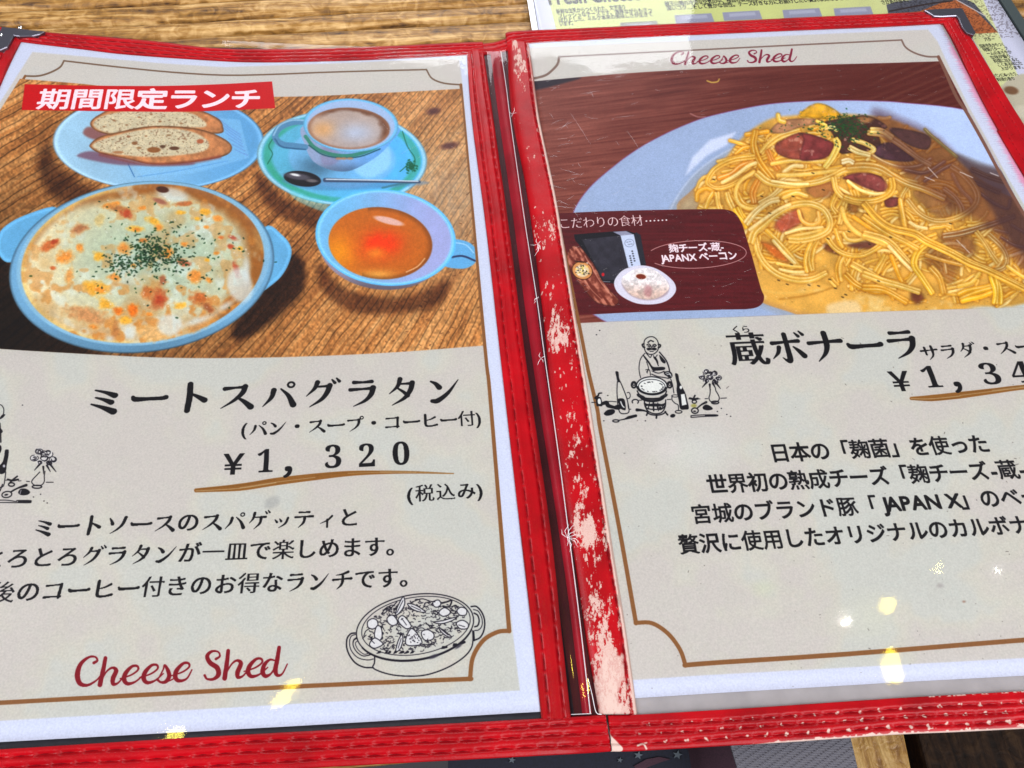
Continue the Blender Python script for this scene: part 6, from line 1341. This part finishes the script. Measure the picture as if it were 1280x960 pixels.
cvY.P([(833, -1), (930, -4), (930, -8), (800, -8)], (130, 170, 80), 2, .6, False)
def TY(*a, **k): lettering(cvY, shY, *a, col=(40, 40, 30), **k)
TY('Fresh Cheese', (686, 8), (803, 1.5), 22, 'gothic_b')
for t, a, b in (('新鮮な生乳からつくられた、文字通り', (696, 17.5), (783, 11.5)), ('フレッシュなチーズです。濃厚ながらもさっ', (698, 23), (816, 15)), ('ぱりとした、ミルク本来の美味しさが生きて', (699, 28.5), (817, 20.5)), ('います。', (700, 33), (720, 31.5))): TY(t, a, b, 6.4, 'gothic')
for t, a, b in (('蔵王山麓の冷涼な空気の中、独自の製法によりつくられた', (832, 8), (985, -1)), ('深いコク…そして豊かな個性。チーズ好きな方にお届けしたい贅沢な美味しさを、', (834, 13.5), (1068, -.5)), ('さがあります。', (1103, 6), (1140, 2.5))): TY(t, a, b, 6.4, 'gothic')
for i, t in enumerate(('国産生乳からつく', '特製バター。ク', 'ームのまろやか', 'な味が香り、', '料理に加えると', 'こくある味に仕', '上がります。')): TY(t, (1226 + i * 4.4, 60 + i * 4.7), (1257 + i * 4.4, 57.5 + i * 4.7), 5., 'gothic')
TY('バター', (1232, 52), (1245, 51), 5.2, 'gothic'); TY('パンにぬったり、', (1244, 97), (1276, 94), 5., 'gothic'); TY('料理の香り', (1248, 102), (1270, 100), 5., 'gothic')
mY = print_mat('printed_yellow_sheet_paper', image_from('yellow_sheet_print', cvY.I))
shY.build('paper', mY, other, 30, 30)
# dark cover with its spine edge, sleeve edge on the left
M['cover_dark'] = simple('black_green_cover', (.012, .018, .022), .35, bump=(400, .3, .0003)); M['cover_edge'] = simple('grey_green_cover_rim', (.07, .09, .09), .35)
def poly_slab(name, P, ztop, th, mat, parent, bev=.4): return plate(name, P, ztop, th, mat, parent, hflat(0.), bev)
x1 = shY.x1
def cover_rect(name, xa, xb, ztop, th, mat):
    ya = float(shY.T(np.array([xa]))[0]) + 6; yb = float(shY.B(np.array([xa]))[0]) - 6
    V = [(xa, yb, ztop - th), (xb, yb, ztop - th), (xb, ya, ztop - th), (xa, ya, ztop - th), (xa, yb, ztop), (xb, yb, ztop), (xb, ya, ztop), (xa, ya, ztop)]
    F = [(3, 2, 1, 0), (4, 5, 6, 7), (0, 1, 5, 4), (1, 2, 6, 5), (2, 3, 7, 6), (3, 0, 4, 7)]; return mesh(name, V, F, mat, other, sm=False)
cover_rect('cover', shY.x0 - 2, x1 + 6, HZ - .3, .9, M['cover_dark']); cover_rect('cover_rim', x1 + 1.2, x1 + 7, HZ + .35, 1.4, M['cover_edge'])
cover_rect('sleeve_edge', shY.x0 - 3.4, shY.x0 - .6, HZ + .3, .5, M['film_edge'])
film('clear_pocket', [(663, -20), (1262, -20), (1420, 260), (740, 300)], HZ + .45, amp=.2, seed=5, h=hflat(0.), parent=other)

# black smartphone-dark object past the other menu: table edge shadow
# ---------------------------------------------------------------- below the table edge: bag, strap, chair slats, floor
def cloth(name, P, z0, mat, parent=None, n=40, amp=3., seed=0, uvw=False):
    q = unp(P, hflat(z0)); u, v = np.meshgrid(np.linspace(0, 1, n), np.linspace(0, 1, n), indexing='ij')
    XY = (q[0] * ((1 - u) * (1 - v))[..., None] + q[1] * (u * (1 - v))[..., None] + q[2] * (u * v)[..., None] + q[3] * ((1 - u) * v)[..., None])
    Z = z0 + amp * (fbm(XY[..., 0] + 900, XY[..., 1] + 900, 34, seed, 3) - .5) * 2 - .0 * u
    T = np.concatenate([XY, Z[..., None]], -1).reshape(-1, 3); F = grid_faces(n, n).tolist(); k = len(T)
    ring = [i * n for i in range(n)] + [(n - 1) * n + j for j in range(1, n)] + [i * n + n - 1 for i in range(n - 2, -1, -1)] + [j for j in range(n - 2, 0, -1)]
    V = np.vstack([T, T[ring] - [0, 0, 3]])
    for i in range(len(ring)): F.append([ring[(i + 1) % len(ring)], ring[i], k + i, k + (i + 1) % len(ring)])
    return mesh(name, V, F, mat, parent)
m, nt, b = mat_new('plum_canvas'); tc = N_(nt, 'ShaderNodeTexCoord'); n_ = N_(nt, 'ShaderNodeTexNoise', Scale=2200., Detail=2.); nt.links.new(tc.outputs['Object'], n_.inputs['Vector'])
r = N_(nt, 'ShaderNodeValToRGB'); r.color_ramp.elements[0].color = (.012, .003, .008, 1); r.color_ramp.elements[1].color = (.055, .017, .030, 1); nt.links.new(n_.outputs['Fac'], r.inputs[0]); nt.links.new(r.outputs[0], b.inputs['Base Color']); b.inputs['Roughness'].default_value = .9
M['plum'] = m; M['navy'] = simple('navy_canvas', (.003, .004, .012), .9, var=.4, noise=1500); M['star'] = simple('grey_star_print', (.07, .085, .10), .9, var=.2)
M['webbing'] = None
m, nt, b = mat_new('grey_woven_webbing'); tc = N_(nt, 'ShaderNodeUVMap'); ck = N_(nt, 'ShaderNodeTexChecker', Scale=60.)
b.inputs['Base Color'].default_value = (.075, .070, .085, 1); b.inputs['Roughness'].default_value = .6; M['webbing'] = m
BZ = -40.
bag = thing('bag', 'plum canvas bag with navy star print, lying below the table edge', 'bag', (0, 0, (BZ - 30) * MM))
bo = cloth('bag_body', [(560, 920), (945, 915), (1010, 1110), (560, 1120)], BZ, M['plum'], bag, amp=3, seed=3)
hB = hflat(0.)
def flat_poly(name, P, z, mat, parent, bev=.1, th=.6): return plate(name, P, z, th, mat, parent, hflat(0.), bev)
flat_poly('printed_panel', [(560, 925), (700, 922), (855, 925), (861, 940), (864, 960), (850, 985), (800, 1030), (560, 1060)], BZ + 4.5, M['navy'], bag)
flat_poly('crescent_print', [(792, 958), (808, 949), (824, 946), (838, 949), (826, 953), (812, 958), (800, 964)], BZ + 5., M['plum'], bag, .05, .3)
for cx, cy, r_ in ((798, 944, 6), (847, 943.5, 6.5), (775, 950, 4), (760, 975, 5), (700, 966, 6), (640, 950, 5), (600, 975, 6), (832, 975, 5)):
    flat_poly('star_print', [(cx + r_ * (1 if k % 2 == 0 else .42) * math.sin(k * math.pi / 5 + .2), cy - .9 * r_ * (1 if k % 2 == 0 else .42) * math.cos(k * math.pi / 5 + .2)) for k in range(10)], BZ + 5., M['star'], bag, .05, .3)
# woven webbing: interlaced yarns as real relief
WZ = -14.
q = unp([(905, 905), (1058, 900), (1095, 1060), (955, 1070)], hflat(WZ)); n, m_ = 300, 300
u, v = np.meshgrid(np.linspace(0, 1, n), np.linspace(0, 1, m_), indexing='ij')
XY = (q[0] * ((1 - u) * (1 - v))[..., None] + q[1] * (u * (1 - v))[..., None] + q[2] * (u * v)[..., None] + q[3] * ((1 - u) * v)[..., None])
A_, B_ = u * 40 * np.pi, v * 76 * np.pi
Z = WZ + .42 * np.maximum(np.sin(A_) ** 2 * (np.sin(B_ / 2 + np.floor(A_ / np.pi) * np.pi / 2) > 0) * np.abs(np.sin(B_ / 2 + np.floor(A_ / np.pi) * np.pi / 2)) ** .5, .35 * np.abs(np.sin(B_))) + 1.2 * np.sin(u * np.pi)
V = np.concatenate([XY, Z[..., None]], -1).reshape(-1, 3)
strap = mesh('bag_strap', V, grid_faces(n, m_).tolist(), M['webbing']); tag(strap, 'grey woven webbing strap hanging below the chipped bottom trim', 'strap')
so = strap.modifiers.new('t', 'SOLIDIFY'); so.thickness = .0012
# chair seat: pale slat and dark slats
chair = thing('chair', 'wooden chair with one pale slat between dark slats, under the right menu page', 'chair', (.06, -.34, -.10))
def board(name, P, ztop, th, mat, parent, bev=1.2): return plate(name, P, ztop, th, mat, parent, hflat(0.), bev)
board('slat', [(1030, 880), (1122, 876), (1150, 1010), (1062, 1020)], -62, 16, M['light_wood'], chair, 1.5)
board('slat', [(1133, 870), (1262, 864), (1335, 1010), (1170, 1012)], -70, 16, M['dark_wood'], chair, 1.5)
board('slat', [(1270, 862), (1440, 852), (1560, 1000), (1345, 1010)], -70, 16, M['dark_wood'], chair, 1.5)
board('seat_rail', [(1000, 850), (1500, 830), (1520, 868), (1010, 892)], -95, 20, M['dark_wood'], chair, 1.5)
fl = mesh('floor', [(-3000, -3000, -720), (3000, -3000, -720), (3000, 3000, -720), (-3000, 3000, -720)], [(0, 1, 2, 3)], simple('dark_floor', (.012, .010, .012), .6, var=.3, noise=9)); tag(fl, kind='structure')

# ---------------------------------------------------------------- warm ceiling lamps (their light also glints in the clear film)
def mirror_lamp(px, rad, watts, col, asp=1., rot=0., height=1500.):
    x, y = unp([px])[0]; P0 = np.array([x, y, float(hmenu(x, y)) + .7]); d = P0 - CAM; d = d / np.linalg.norm(d)
    hx = (hmenu(x + 2, y) - hmenu(x - 2, y)) / 4.; nrm_ = np.array([-float(hx), 0, 1.]); nrm_ /= np.linalg.norm(nrm_)
    r = d - 2 * (d @ nrm_) * nrm_; s = (height - P0[2]) / r[2]; L = P0 + r * s
    l = bpy.data.lights.new('ceiling_lamp', 'AREA'); l.shape = 'ELLIPSE'; l.size = rad * 2; l.size_y = rad * 2 * asp; l.energy = watts; l.color = col
    o = bpy.data.objects.new('ceiling_lamp', l); COL.objects.link(o); o.location = L * MM
    v = Vector(list((P0 - L) * MM)); o.rotation_euler = (v.to_track_quat('-Z', 'Y').to_matrix() @ Matrix.Rotation(rot, 3, 'Z')).to_euler()
for px, rad, wt, c, asp, rot in (((362, 862), .044, .36, (1, .78, .07), .34, .62), ((1125, 832), .034, .30, (1, .78, .06), .5, -.1), ((1115, 755), .0125, .09, (1, .76, .06), .8, 0), ((1170, 708), .008, .05, (1, .82, .18), 1, 0), ((1049, 776), .0060, .12, (1, .95, .9), 1, 0), ((1248, 713), .0065, .12, (1, .97, .95), .6, .4), ((207, 915), .011, .07, (1, .8, .12), 1, 0)):
    mirror_lamp(px, rad, wt, c, asp, rot)
